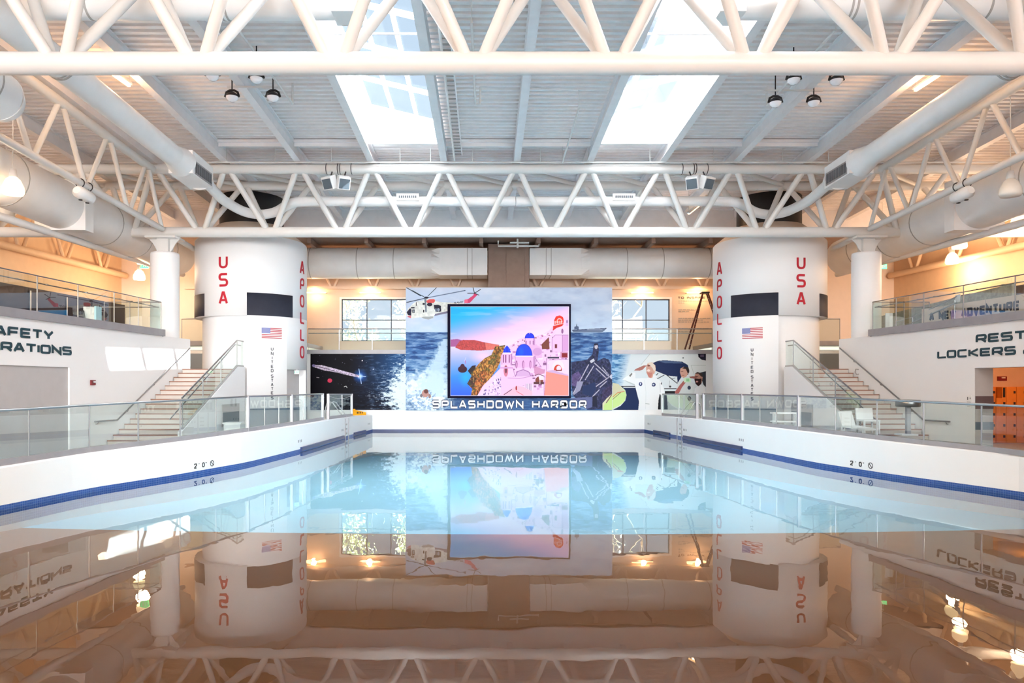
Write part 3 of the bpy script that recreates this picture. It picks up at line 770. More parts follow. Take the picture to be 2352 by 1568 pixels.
# sprinkler main with hanger rods
t = thing('sprinkler_pipe', 'thin white sprinkler pipe along the top of the far truss', 'pipe', (c0, 29.02, 11.1))
MB().tube([(-11.3, 29.02, 11.11), (22.5, 29.02, 11.11)], .033, 8).build('main', M['steel'], t)
for x in (-10.2, -8.3, -6.1, -3.4, -2.2, -.55, 2.1, 4.0, 6.4, 8.9, 11.6, 13.4, 14.6): MB().tube([(x, 29.02, 11.1), (x, 29.02, zr(29)+.02)], .014, 6).build('hanger_rod', M['steel'], t)
def conduit(pts, label):
    mbc = MB().tube([P(px, py, Y) for px, py, Y in pts], .035, 8); [mbc.tube([P(*q), Vector((P(*q).x, P(*q).y, zr(P(*q).y)+.01))], .012, 6) for q in (pts[0], pts[1])]; one(mbc, 'conduit', M['steel'], label, 'pipe', 'thin roof conduits')
def roofY(py, dz=-.1):                            # where the sight line of a row meets the level dz from the beam undersides
    a = (HY-py)/F; return (zb(0)+dz-CH)/(a+.0376)
def rc(px, py, dz=-.1): return (px, py, roofY(py, dz))
conduit([rc(545, 65), rc(672, 238), (672, 185, roofY(238))], 'thin white conduit angled beside the SAFETY side floodlights')
conduit([rc(1083, 50), rc(1092, 238), rc(1102, 240), (1104, 200, roofY(240))], 'thin white conduit between centre beam and SAFETY side skylight')
conduit([rc(1329, 250), rc(1292, 372)], 'thin white conduit between centre beam and LOCKERS side skylight')
conduit([rc(1920, 68), rc(1762, 242), (1760, 214, roofY(242))], 'thin white conduit angled beside the LOCKERS side floodlights')
conduit([rc(1004, 20), rc(1044, 368)], 'long thin conduit along the inner beam of the SAFETY side skylight')
xt = c0-PAN+.42
t = thing('cable_tray', 'white ladder cable tray beside the inner beam of the SAFETY side skylight', 'cable tray', (xt+.15, 20, zb(20)+.2))
for dx in (0, .3): MB().beam((xt+dx, 6, zb(6)+.22), (xt+dx, 29, zb(29)+.22), .04, .1).build('side_rail', M['beam'], t)
mb = MB(); y = 6.2
while y < 29: mb.box(xt+.02, xt+.28, y, y+.06, zb(y)+.2, zb(y)+.23); y += .32
mb.build('rungs', M['seam'], t)['kind'] = 'stuff'
for y in (8., 12., 16., 20., 24., 28.): MB().box(xt-.03, xt+.33, y-.02, y+.02, zb(y)+.17, zb(y)+.2).tube([(xt-.02, y, zb(y)+.19), (xt-.02, y, zr(y)+.01)], .012, 6).build('hanger', M['steel'], t)
# fluorescent tube fittings
def tubelight(p0, p1, label, w_=.12, pw=60, grp='glowing tube lights', wall=False):
    p0, p1 = Vector(p0), Vector(p1); t = thing('tube_light', label, 'light', (p0+p1)/2, grp)
    MB().beam(p0, p1, w_*.7, .06).build('tube', M['bar'], t)
    up = Vector((0, .08, 0)) if wall else Vector((0, 0, .07))
    d = (p1-p0).normalized()*.05
    MB().beam(p0-d+up, p1+d+up, w_*1.2, .06).build('housing', M['steel'], t)
    if wall:
        for q in (p0, p1): MB().box(q.x-.03, q.x+.03, q.y+.08, 42.0, q.z-.03, q.z+.03).build('wall_bracket', M['steel'], t)
    else:
        for q in (p0, p1): MB().tube([q+Vector((0, 0, .07)), Vector((q.x, q.y, zr(q.y)+.01))], .012, 6).build('hanger_rod', M['steel'], t)
    L = bpy.data.lights.new('tube_lamp', 'POINT'); L.energy = pw; L.color = (1, .55, .25); L.shadow_soft_size = .15
    lo = bpy.data.objects.new('tube_lamp', L); C.objects.link(lo); lo.parent = t; lo.location = (0, -.25, 0) if wall else (0, 0, -.2)
    return t
tubelight(P(247, 161, roofY(161, -.15)), P(297, 197, roofY(197, -.15)), 'glowing tube light under the roof beam near the SAFETY side corner', pw=26)
tubelight(P(2157, 172, roofY(172, -.15)), P(2102, 208, roofY(208, -.15)), 'glowing tube light under the roof beam near the LOCKERS side corner', pw=26)
tubelight(P(1608, 470, 35), P(1582, 491, 34), 'small glowing tube light beyond the far truss', pw=10)
for i, (a, b, wh) in enumerate(((700, 748, 'closest to the SAFETY side drum'), (827, 873, 'over the SAFETY side window'), (1451, 1500, 'over the LOCKERS side window'), (1578, 1622, 'over the wall writing behind the ladder'))):
    tubelight(P(a, 672, 41.75), P(b, 672, 41.75), 'glowing wall tube light on the back balcony '+wh, pw=22, grp='wall tube lights', wall=True)

# floodlights hung from the third beams
def floodlight(px, py, label):
    Y = roofY(py+6, -.45); p = P(px, py, Y); t = thing('floodlight', label, 'floodlight', p, 'dark yoke floodlights')
    MB().tube([p+Vector((-.21, 0, -.02)), p+Vector((-.17, 0, .12)), p+Vector((-.06, 0, .18)), p+Vector((.06, 0, .18)), p+Vector((.17, 0, .12)), p+Vector((.21, 0, -.02))], .035, 8).build('yoke', M['black'], t)
    MB().lathe([(.07, .12), (.16, .06), (.185, -.02)], p, 20).build('housing', M['dark'], t)
    MB().lathe([(.18, -.02), (.16, -.09), (.09, -.15), (0, -.17)], p, 20).build('lens', M['lens'], t)
    MB().tube([p+Vector((0, 0, .16)), Vector((p.x, p.y, zr(p.y)+.02))], .02, 8).build('stem', M['black'], t)
for px, py, lb in ((488, 172, 'upper left'), (589, 178, 'upper right'), (533, 221, 'lower left'), (627, 221, 'lower right')):
    floodlight(px, py, f'dark yoke floodlight on the SAFETY side, {lb} of the four')
for px, py, lb in ((1823, 181, 'upper left'), (1921, 183, 'upper right'), (1781, 234, 'lower left'), (1869, 233, 'lower right')):
    floodlight(px, py, f'dark yoke floodlight on the LOCKERS side, {lb} of the four')
for s, (a, b, py) in ((-1, (522, 640, 200)), (1, (1757, 1890, 208))):
    pa, pb = P(a, py, roofY(py, -.03)), P(b, py, roofY(py, -.03))
    one(MB().beam(pa, pb, .05, .05), 'strut_channel', M['steel'], f'thin strut channel holding the {WALLN[s]} side floodlights', 'channel', 'strut channels')

# loudspeakers strapped to the far truss
for s in (-1, 1):
    for j, px in enumerate((757, 789) if s < 0 else (1591, 1623)):
        p = P(px, 419, 28.75); ang = (-.5, .45)[j]; rot = Matrix.Rotation(ang, 3, 'Z') @ Matrix.Rotation(.45, 3, 'X')
        t = thing('loudspeaker', f'grey box loudspeaker hung under the far truss, {("left", "right")[j]} one of the {WALLN[s]} side pair', 'loudspeaker', p, 'loudspeakers on the far truss')
        MB().obox(p, rot @ Vector((.23, 0, 0)), rot @ Vector((0, .17, 0)), rot @ Vector((0, 0, .24))).build('cabinet', M['alu'] if 0 else M['duct'], t)
        g = rot @ Vector((0, -.175, -.02)); MB().obox(p+g, rot @ Vector((.2, 0, 0)), rot @ Vector((0, .008, 0)), rot @ Vector((0, 0, .19))).build('grille', M['basegrey'], t)
        MB().tube([p+Vector((0, .1, .2)), Vector((p.x, 29.2, 10.78))], .03, 8).build('bracket', M['dark'], t)
        for d in (-.25, .2):
            MB().tube([(p.x+d, 29.4+.2*math.cos(a), 10.96+.2*math.sin(a)) for a in np.linspace(0, 2*PI, 21)], .014, 6).build('strap', M['dark'], t)
# cylindrical white projectors clamped to the side trusses
for s in (-1, 1):
    x = c0+s*5*PAN-s*.05; y = 24.2; z = 8.95-.36
    t = thing('emergency_light', f'white twin lens emergency light clamped to the {WALLN[s]} side truss', 'emergency light', (x, y, z), 'emergency lights')
    MB().tube([(x, y-.45, z+.06), (x, y-.35, z+.03), (x, y+.35, z-.01), (x, y+.45, z-.02)], [.12, .2, .2, .13], 16).build('body', M['plastic'], t)
    for d in (-.22, .18): MB().lathe([(.06, 0), (.06, .02), (0, .02)], (x-s*.0, y+d, z-.22), 12).build('lens', M['black'], t)
    for d in (-.25, .25): MB().tube([(x+.14*math.cos(a), y+d, z+.33+.14*math.sin(a)) for a in np.linspace(0, 2*PI, 17)], .018, 6).build('clamp', M['dark'], t)
    for d in (-.25, .25): MB().beam((x, y+d, z+.15), (x, y+d, z+.24), .04, .04).build('clamp_foot', M['dark'], t)

# pendant high-bay lamps
def highbay(px, py, Y, label, on=True, pw=220, top=None):
    p = P(px, py, Y); t = thing('pendant_lamp', label, 'lamp', p, 'high bay pendant lamps')
    MB().lathe([(.1, .34), (.2, .25), (.29, .05), (.31, -.12), (.27, -.2), (.0, -.21)], p, 24).build('dome', M['lampglow'] if on else M['dome'], t)
    MB().lathe([(0, .58), (.09, .57), (.12, .36), (.1, .33)], p, 16).build('ballast', M['steel'], t)
    MB().tube([p+Vector((0, 0, .56)), Vector((p.x, p.y, top or zr(p.y)+.02))], .015, 6).build('hanger_rod', M['steel'], t)
    if on:
        L = bpy.data.lights.new('lamp', 'POINT'); L.energy = pw; L.color = (1, .68, .42); L.shadow_soft_size = .3
        lo = bpy.data.objects.new('lamp', L); C.objects.link(lo); lo.parent = t; lo.location = (0, 0, -.55)
highbay(30, 432, 22.3, 'glowing pendant lamp before the huge duct above the SAFETY OPERATIONS wall', pw=15)
highbay(14, 489, 29, 'unlit pendant lamp below the huge duct on the SAFETY side', on=False)
highbay(329, 597, 35.5, 'glowing pendant lamp beside the column just above the green exit sign', pw=95)
highbay(320, 634, 38.9, 'glowing pendant lamp beside the column just below the green exit sign', pw=95)
highbay(2204, 560, 32.5, 'upper of two glowing pendant lamps above the LOCKERS balcony', pw=95)
highbay(2187, 596, 35.8, 'lower of two glowing pendant lamps above the LOCKERS balcony', pw=95)
highbay(2341, 510, 29.5, 'glowing pendant lamp at the far edge above the LOCKERS balcony', pw=95)
highbay(2321, 436, 22.5, 'unlit pendant lamp before the huge duct on the LOCKERS side', on=False)

# ================================================================== THE TWO ROCKET DRUMS
DR = {-1: Vector((-10.85, 34.2, 0)), 1: Vector((13.03, 34.2, 0))}; RD = 2.47
def hit(s, px, r=RD):                            # nearest point of the drum seen in a photo column -> angle, depth
    a = (px-CX)/F; Cx, Cy = DR[s].x, DR[s].y
    A, B, D = a*a+1, a*Cx+Cy, Cx*Cx+Cy*Cy-r*r; q = max(B*B-A*D, 0.); t = (B-math.sqrt(q))/A
    return math.atan2(t-Cy, a*t-Cx), t
def zpy(py, Y): return CH+(HY-py)*Y/F
for s in (-1, 1):
    Cd = DR[s]; bpx = 567 if s < 0 else 1788; pb, Yb_ = hit(s, bpx)
    d_ = 1 if s < 0 else -1                       # sweep direction towards the hall centre
    t = thing('rocket_drum', f'white rocket shaped drum with red APOLLO and USA lettering, by the {WALLN[s]} stairs', 'drum', (Cd.x, Cd.y, .3), 'rocket drums')
    def sector(prof, a, b, name, m, n=24): 
        lo, hi = sorted((a, b)); return MB().lathe(prof, Cd, n, lo, hi).build(name, m, t)
    MB().lathe([(RD-.32, 5.38), (RD, 5.38), (RD, 8.82), (RD-.05, 8.88)], Cd, 72).build('upper_shell', M['white'], t)
    MB().lathe([(RD-.05, 8.88), (1.5, 9.62), (0, 9.63)], Cd, 64).build('shoulder_cone', M['cream'], t)
    MB().lathe([(1.42, 9.6), (1.42, 10.98), (0, 10.98)], Cd, 48).build('top_cap', M['black'], t)
    MB().lathe([(RD-.33, .3), (RD-.33, 5.4)], Cd, 64).build('inner_core', M['white'], t)
    prof = [(RD-.33, 5.38), (RD, 5.38), (RD, .3)]
    if s < 0:
        p1, p2 = hit(s, 659)[0], hit(s, 702.5)[0]
        mb = MB()
        mb.lathe([(RD-.3, .3), (RD, .3), (RD, 5.38)], Cd, 20, pb, p1).lathe([(RD-.3, 3.08), (RD, 3.08), (RD, 5.38)], Cd, 16, p1, p2).lathe([(RD-.3, .3), (RD, .3), (RD, 5.38)], Cd, 36, p2, p2+2.6)
        for a in (pb, p1, p2):
            u = Vector((math.cos(a), math.sin(a), 0)); mb.add([Cd+u*(RD-.33)+Vector((0, 0, .3)), Cd+u*RD+Vector((0, 0, .3)), Cd+u*RD+Vector((0, 0, 5.38 if a != p2 else 3.08)), Cd+u*(RD-.33)+Vector((0, 0, 5.38 if a != p2 else 3.08))], [(0, 1, 2, 3)])
        mb.build('lower_shell', M['white'], t)
        sector([(RD-.31, .3), (RD-.31, 3.08)], p1, p2+.4, 'door_recess', M['doorgrey'], 16)
        for a, b in ((pb+.02, p1), (p2, p2+1.5)): sector([(RD+.012, .3), (RD+.012, 1.36), (RD, 1.362)], a, b, 'base_band', M['basegrey'])
        sector([(RD-.29, .3), (RD-.29, 1.36)], p1, p2+.4, 'base_band', M['basegrey'], 10)
    else:
        mb = MB().lathe([(RD-.3, .3), (RD, .3), (RD, 5.38)], Cd, 56, pb-3.9, pb)
        u = Vector((math.cos(pb), math.sin(pb), 0)); mb.add([Cd+u*(RD-.33)+Vector((0, 0, .3)), Cd+u*RD+Vector((0, 0, .3)), Cd+u*RD+Vector((0, 0, 5.38)), Cd+u*(RD-.33)+Vector((0, 0, 5.38))], [(0, 1, 2, 3)])
        mb.build('lower_shell', M['white'], t)
        sector([(RD+.012, .3), (RD+.012, 1.36), (RD, 1.362)], pb-2.2, pb-.02, 'base_band', M['basegrey'])
    inner = hit(s, 672 if s < 0 else 1679)[0]
    for a, b in ((pb, inner), (hit(s, 470)[0], hit(s, 470)[0]-.75) if s < 0 else (hit(s, 1882)[0], hit(s, 1882)[0]+.75)):
        sector([(RD+.008, 5.385), (RD+.008, 6.36), (RD, 6.361)], a, b, 'black_stripe', M['band'])
    def dmap(phi):
        return lambda x, y, d: Cd+Vector(((RD+d)*math.cos(phi+x/RD), (RD+d)*math.sin(phi+x/RD), y))
    # lettering
    mb = MB(); ph, Y = hit(s, 513 if s < 0 else 1840)
    o = 0 if s < 0 else 2
    for ch, ya, yb_ in (('U', 587, 616), ('S', 627, 658), ('A', 669, 699)):
        z0, z1 = zpy(yb_+o, Y), zpy(ya+o, Y); text(mb, ch, dmap(ph), 0, z0, z1-z0, w=.76, t=.165, r=.6, d1=.02, align='c')
    lt = mb.build('lettering', M['red'], t); lt['label'] = 'red USA lettering'; mb = MB()
    ph, Y = hit(s, 694 if s < 0 else 1652.5)
    for ch, ya, yb_ in (('A', 600, 630), ('P', 639, 667), ('O', 677, 706), ('L', 716, 744), ('L', 755, 783), ('O', 794, 823)):
        z0, z1 = zpy(yb_+o, Y), zpy(ya+o, Y); text(mb, ch, dmap(ph), 0, z0, z1-z0, w=.78, t=.15, r=.6, d1=.02, align='c')
    lt = mb.build('lettering', M['red'], t); lt['label'] = 'red APOLLO lettering'
    mb = MB(); ph, Y = hit(s, 625 if s < 0 else 1727.5)
    for ch, yy_ in zip('UNITEDSTATES', (530, 612, 690, 765, 845, 920, 1020, 1095, 1170, 1245, 1320, 1410)):
        y0 = 730+yy_/7.84+o; z1, z0 = zpy(y0, Y), zpy(y0+7.2, Y); text(mb, ch, dmap(ph), 0, z0, z1-z0, w=.8, t=.17, r=.3, d1=.012, align='c')
    lt = mb.build('small_lettering', M['charcoal'], t); lt['label'] = 'dark UNITED STATES lettering'
    # flag decal
    fa, fb = (601, 647) if s < 0 else (1705, 1752); fy0, fy1 = (752, 777) if s < 0 else (754, 779)
    A = Art(0, 0, 46, 26, 3.)
    for i in range(13): A.rect(0, 2*i, 46, 2*i+2, (186, 60, 74) if i % 2 == 0 else (244, 240, 240))
    A.rect(0, 0, 19, 14, (84, 92, 168))
    for r_ in range(7):
        for c_ in range(9): A.ell(1.5+c_*2.0+(r_ % 2)*.9, 1.2+r_*1.95, .55, .55, (235, 235, 245))
    pa, Ya = hit(s, fa); pc, _ = hit(s, fb)
    zt_, zb_ = zpy(fy0, Ya), zpy(fy1-1, Ya)
    A.mesh('flag_decal', lambda X, Y: (Cd.x+(RD+.012)*np.cos(pa+(pc-pa)*X/46), Cd.y+(RD+.012)*np.sin(pa+(pc-pa)*X/46), zt_+(zb_-zt_)*Y/26), M['print'], t)

# ================================================================== STAIRS
for s in (-1, 1):
    t = thing('staircase', f'concrete stairs climbing beside the {WALLN[s]} wall to the drum', 'stairs', (c0+s*13, 25.6, .3), 'staircases')
    ui = 11.72; rise, run = .172, .35
    for i in range(16):
        y0 = 25.6+i*run; z = .3+(i+1)*rise; xw = c0+s*(u_wall(y0+run)-.012); x0, x1 = sorted((c0+s*ui, xw))
        st = MB().box(x0, x1, y0, y0+run, max(.3, z-.55), z-.03).box(x0, x1, y0-.03, y0+run, z-.03, z).build('step', M['step'], t)
        MB().box(x0, x1, y0-.034, y0-.028, z-.034, z-.002).box(x0, x1, y0-.034, y0+.03, z-.002, z+.003).build('nosing', M['nosing'], st)
    x0, x1 = sorted((c0+s*ui, c0+s*14.0)); MB().box(x0, x1, 31.2, 31.9, 2.7, 3.05).build('landing', M['step'], t)
    mp = lambda y, z, d, s=s: (c0+s*(11.56+d), y, z)
    MB().prism([(25.2, .3), (25.2, .80), (30.95, 3.16), (31.75, 3.16), (31.75, .3)], mp, 0, .155).build('stringer_wall', M['white'], t)
    # glass balustrade on the stringer
    g = thing('stair_railing', f'glass stair railing on the hall side of the {WALLN[s]} stairs', 'railing', (c0+s*11.63, 28, 1.5), 'stair railings')
    xr = c0+s*11.63; base = [(25.35, .86), (30.95, 3.17), (31.72, 3.17)]; h = 1.08
    MB().tube([(xr, y, z+h) for y, z in base], .03, 8).build('top_rail', M['metal'], g)
    MB().tube([(xr+s*.09, 24.6, .30+.95), (xr+s*.09, 25.35, .86+.72)]+[(xr+s*.09, y, z+h-.18) for y, z in base[1:2]]+[(xr+s*.09, 31.7, 4.07)], .022, 8).build('handrail', M['metal'], g)
    mb = MB()
    for (a, b) in zip(base, base[1:]): mb.beam((xr, a[0], a[1]), (xr, b[0], b[1]), .07, .10)
    mb.build('base_channel', M['seam'], g)
    for ya, yb_ in ((25.42, 27.2), (27.25, 29.05), (29.1, 30.9), (30.96, 31.72)):
        f = lambda y: float(np.interp(y, [b[0] for b in base], [b[1] for b in base]))
        MB().prism([(ya, f(ya)+.03), (yb_, f(yb_)+.03), (yb_, f(yb_)+h-.03), (ya, f(ya)+h-.03)], lambda y, z, d: (xr+d, y, z), -.006, .006).build('glass_panel', M['glass'], g)
    for y in (25.38, 27.22, 29.07, 30.94):
        f = float(np.interp(y, [b[0] for b in base], [b[1] for b in base])); MB().box(xr-.015, xr+.015, y-.015, y+.015, f, f+h).build('post', M['metal'], g)
    # handrail on the wall
    hr = thing('wall_handrail', f'steel wall handrail sloping up along the {WALLN[s]} wall', 'handrail', (c0+s*14.1, 28, 2), 'wall handrails')
    w_ = lambda y, z: (c0+s*(u_wall(y)-.09), y, z)
    MB().tube([w_(24.8, 1.16), w_(26.1, 1.15), w_(31.4, 3.95)], .028, 8).build('rail', M['metal'], hr)
    for y in (25.0, 26.8, 28.6, 30.4):
        z = float(np.interp(y, [24.8, 26.1, 31.4], [1.16, 1.15, 3.95]))
        MB().tube([(c0+s*(u_wall(y)-.09), y, z), (c0+s*(u_wall(y)-.06), y, z-.09), (c0+s*u_wall(y), y, z-.09)], .014, 6).build('bracket', M['metal'], hr)

# ================================================================== GLASS RAILINGS
def solveY(fn, px, lo=5., hi=38.):
    best = min((abs(CX+F*fn(y)/y-px), y) for y in np.linspace(lo, hi, 1400)); return best[1]
def railing(name, label, pts, h, thick, grp, curb=.12, th=.1, ext=.0, second=False, top=.028, sd=0):
    """pts: base points; thick: indices of heavy posts"""
    t = thing(name, label, 'railing', pts[len(pts)//2], grp)
    if curb:
        mb = MB()
        for a, b in zip(pts, pts[1:]): mb.beam(Vector(a)+Vector((0, 0, curb/2)), Vector(b)+Vector((0, 0, curb/2)), th, curb)
        mb.build('base_curb', M['curb'], t)
    MB().tube([Vector(p)+Vector((0, 0, h)) for p in pts], top, 10).build('top_rail', M['metal'], t)
    for i, p in enumerate(pts):
        p = Vector(p); r = .05 if i in thick else .014
        MB().box(p.x-r, p.x+r, p.y-r, p.y+r, p.z, p.z+h+(.02 if i in thick else -.01)).build('post', M['alu'] if i in thick else M['metal'], t)
    for a, b in zip(pts, pts[1:]):
        a, b = Vector(a), Vector(b); d = (b-a).normalized(); n = Vector((d.y, -d.x, 0)).normalized()*.006; a2, b2 = a+d*.02, b-d*.02
        z0, z1 = Vector((0, 0, curb+.002)), Vector((0, 0, h-.035))
        MB().add([a2+z0-n, b2+z0-n, b2+z1-n, a2+z1-n, a2+z0+n, b2+z0+n, b2+z1+n, a2+z1+n], [(0, 1, 2, 3), (4, 7, 6, 5), (3, 2, 6, 7), (0, 4, 5, 1), (1, 5, 6, 2), (0, 3, 7, 4)]).build('glass_panel', M['glass'], t)
    if second:
        off = lambda p: Vector(p)+Vector((sd*.09, 0, h-.20)); hr = MB().tube([off(p) for p in pts], .02, 8).build('handrail', M['metal'], t)
        for a, b in zip(pts, pts[1:]):
            for f in (.25, .75):
                p = Vector(a).lerp(Vector(b), f); MB().tube([p+Vector((0, 0, h-.2)), off(p)], .022, 6).build('standoff', M['metal'], hr)
    return t
eL = lambda y: edgeX(-1, y)-.14; eR = lambda y: edgeX(1, y)+.14
def epts(fn, pxs, extra=()):
    ys = list(extra)+[solveY(fn, p) for p in pxs]; return [(fn(y), y, ztop(y)-.003) for y in ys]
railing('glass_railing', 'long clear glass pool railing on the SAFETY OPERATIONS side', epts(eL, (66, 205, 318, 414, 496, 569, 608, 640, 670, 696, 741), (5, 8, 11)), 1.06, {8, 11, 13}, 'poolside glass railings')
pL = epts(eL, (754,))+[(eL(33.0), 33.0, ztop(33.0)-.003), (eL(34.8), 34.8, ztop(34.8)-.003)]
t = railing('glass_railing', 'short glass railing section with hanging chain behind the ladder near the space mural', pL, 1.04, {0, 2}, 'poolside glass railings')
a, b = Vector(pL[0]), Vector(pL[2]); MB().tube([a.lerp(b, f)+Vector((0, 0, .98-.14*math.sin(PI*f))) for f in np.linspace(0, 1, 9)], .014, 6).build('chain', M['metal'], t)
railing('glass_railing', 'short glass railing section in front of the saluting men mural', list(reversed(epts(eR, (1601, 1560, 1522)))), 1.04, {2}, 'poolside glass railings')
railing('glass_railing', 'long clear glass pool railing on the LOCKERS side', epts(eR, (1616, 1644, 1672, 1705, 1745, 1784, 1835, 1919, 2014, 2122, 2255))+[(eR(y), y, ztop(y)-.003) for y in (13., 10., 7., 4.)], 1.06, {0, 3, 6}, 'poolside glass railings')
for s in (-1, 1):
    fn = lambda y, s=s: c0+s*(u_wall(y)+.02)
    pxs = (85, 179, 262, 318) if s < 0 else (2332, 2213, 2122, 2058)
    ys = [8, 12, 16, 19]+[solveY(fn, p, 10, 33) for p in pxs]+[29.25]
    pts = [(fn(y), y, 4.56) for y in ys]+[(c0+s*15.3, 29.25, 4.56), (c0+s*16.3, 29.25, 4.56)]
    railing('balcony_railing', f'frameless glass balcony railing above the {WALLN[s]} sign', pts, 1.1, set(), 'balcony glass railings', curb=0, top=.02, second=True, sd=s)
    x0, x1 = (c0+s*10.55, c0+s*16.3); pts = [(x0, 36.66, 4.56), ((x0+x1)/2, 36.66, 4.56), (x1, 36.66, 4.56)]
    railing('balcony_railing', f'glass balcony railing half hidden behind the {WALLN[s]} side drum', pts, 1.1, set(), 'balcony glass railings', curb=0, top=.03)
    xs = (-9.2, -7.6, -5.9, -4.1) if s < 0 else (6.4, 8.1, 9.8, 11.6)
    t = railing('balcony_railing', f'two rail glass railing on the back balcony before the {WALLN[s]} side window', [(x, 38.12, 4.168) for x in xs], 1.1, set(), 'balcony glass railings', curb=0, top=.03)
    MB().tube([(xs[0], 38.22, 5.05), (xs[-1], 38.22, 5.05)], .028, 8).build('handrail', M['seam'], t)
    for x in xs: MB().tube([(x, 38.12, 5.05), (x, 38.22, 5.05)], .015, 6).build('standoff', M['metal'], t)
    one(MB().box(min(xs)-.1, max(xs)+.1, 38.0, 38.05, 3.98, 4.19), 'balcony_fascia', M['curb'], f'grey metal edge strip of the back balcony, {WALLN[s]} side', 'edge strip', 'balcony edge strips')

# pool ladders
for s in (-1, 1):
    x = edgeX(s, 33.2); z = ztop(33.2)
    t = thing('pool_ladder', f'curved steel grab rails of the pool ladder, {WALLN[s]} side', 'ladder', (x, 33.2, z), 'pool ladders')
    for y in (32.95, 33.55):
        xx = edgeX(s, y)
        pts = [(xx+s*.86, y, ztop(y) if 0 else .6), (xx+s*.86, y, 1.36), (xx+s*.8, y, 1.55), (xx+s*.66, y, 1.63), (xx+s*.54, y, 1.58), (xx+s*.06, y, z+.0)]
        MB().tube(pts, .026, 10).build('grab_rail', M['metal'], t)
        MB().box(*sorted((xx-s*.03, xx+s*.01)), y-.025, y+.025, -.4, z-.04).build('stile', M['curb'], t)
    for zz in (.18, .38, .58): MB().box(*sorted((x-s*.012, x+s*.05)), 33.07, 33.37, zz, zz+.07).build('step_hole', M['seam'], t)
# navy gutter covers at the waterline
for s, pxs, nm in ((-1, (690, 788), 'nearer'), (-1, (812, 838), 'farther'), (1, (1572, 1706), 'nearer'), (1, (1503, 1540), 'farther')):
    fn = lambda y, s=s: edgeX(s, y)
    ya, yb_ = sorted(solveY(fn, p, 20, 38) for p in pxs); n = 6; mb = MB()
    for i in range(n):
        y0, y1 = ya+(yb_-ya)*i/n, ya+(yb_-ya)*(i+1)/n
        mb.beam((fn(y0)-s*.02, y0, .095), (fn(y1)-s*.02, y1, .095), .1, .13)
    one(mb, 'gutter_cover', M['gutter'], f'navy gutter cover on the pool wall, {nm} one on the {WALLN[s]} side', 'gutter cover', 'navy gutter covers')

# ================================================================== LETTERING ON WALLS
def wallmap(s, off=0.):
    dr = 1 if s < 0 else -1                      # reading direction along Y
    def mp(x, y, d): yy_ = x*dr; return Vector((c0+s*(u_wall(yy_)-off-d), yy_, y))
    return mp
t = thing('wall_sign', 'dark teal SAFETY OPERATIONS lettering on the white side wall', 'sign', (c0-14.6, 21.2, 3.6), 'wall signs')
for wd, ye, z0, hh in (('SAFETY', 22.83, 3.76, .29), ('OPERATIONS', 23.7, 3.335, .275)):
    mb = MB(); text(mb, wd, wallmap(-1), ye, z0, hh, w=1.46 if wd == 'SAFETY' else 1.56, t=.24, gap=.25, r=.3, d1=.03, align='r'); mb.build('lettering', M['teal'], t)
t = thing('wall_sign', 'dark teal RESTROOMS LOCKERS lettering on the white side wall', 'sign', (c0+14.6, 23, 3.6), 'wall signs')
for wd, y0, z0, hh in (('RESTROOMS', -23.72, 3.725, .275), ('LOCKERS', -25.5, 3.295, .265), ('&', -21.84, 3.295, .265)):
    mb = MB(); text(mb, wd, wallmap(1), y0, z0, hh, w=1.58, t=.24, gap=.30, r=.3, d1=.03, align='l'); mb.build('lettering', M['teal'], t)
# depth marks on the pool walls
def poolmap(s):
    dr = 1 if s < 0 else -1
    return lambda x, y, d: Vector((edgeX(s, x*dr)-s*(.004+d), x*dr, y))
for s, px in ((-1, 446), (1, 1954)):
    Y = solveY(lambda y: edgeX(s, y), px); mb = MB(); dr = 1 if s < 0 else -1; x0 = Y*dr
    text(mb, '2', poolmap(s), x0, .165, .135, w=.8, t=.2, d1=.004); text(mb, "'", poolmap(s), x0+.19, .165, .135, w=.5, t=.14, d1=.004)
    text(mb, '0', poolmap(s), x0+.32, .165, .135, w=.8, t=.22, r=.35, d1=.004); text(mb, '"', poolmap(s), x0+.47, .165, .135, w=.5, t=.12, d1=.004)
    cx_, cz = x0+.74, .235; ring = [Vector((.075*math.cos(a), .075*math.sin(a))) for a in np.linspace(0, 2*PI, 21)[:-1]]
    strokes(mb, ring, True, .018, poolmap(s), 0, .004, cx_, cz, 1.)
    strokes(mb, [Vector((-.05, .05)), Vector((.05, -.05))], False, .018, poolmap(s), 0, .004, cx_, cz, 1.)
    one(mb, 'depth_marker', M['black'], f"black 2'0\" depth marker with no diving symbol, {WALLN[s]} side", 'depth marker', 'depth markers')
for s, px, zz in ((-1, 685, .32), (-1, 784, .34), (-1, 845, .36), (1, 1698, .32), (1, 1570, .34), (1, 1488, .36)):
    Y = solveY(lambda y: edgeX(s, y), px, 20, 38); mb = MB(); dr = 1 if s < 0 else -1
    for k in range(3): text(mb, '|', poolmap(s), Y*dr+k*.16, zz, .13, w=.5, t=.3, d1=.004)
    pos = {685: 'nearest to camera', 1698: 'nearest to camera', 784: 'just before the ladder', 1570: 'just before the ladder', 845: 'at the deep end corner', 1488: 'at the deep end corner'}[px]
    one(mb, 'depth_marker', M['charcoal'], f'small dark depth tick marks {pos}, {WALLN[s]} side', 'depth marker', 'depth markers')

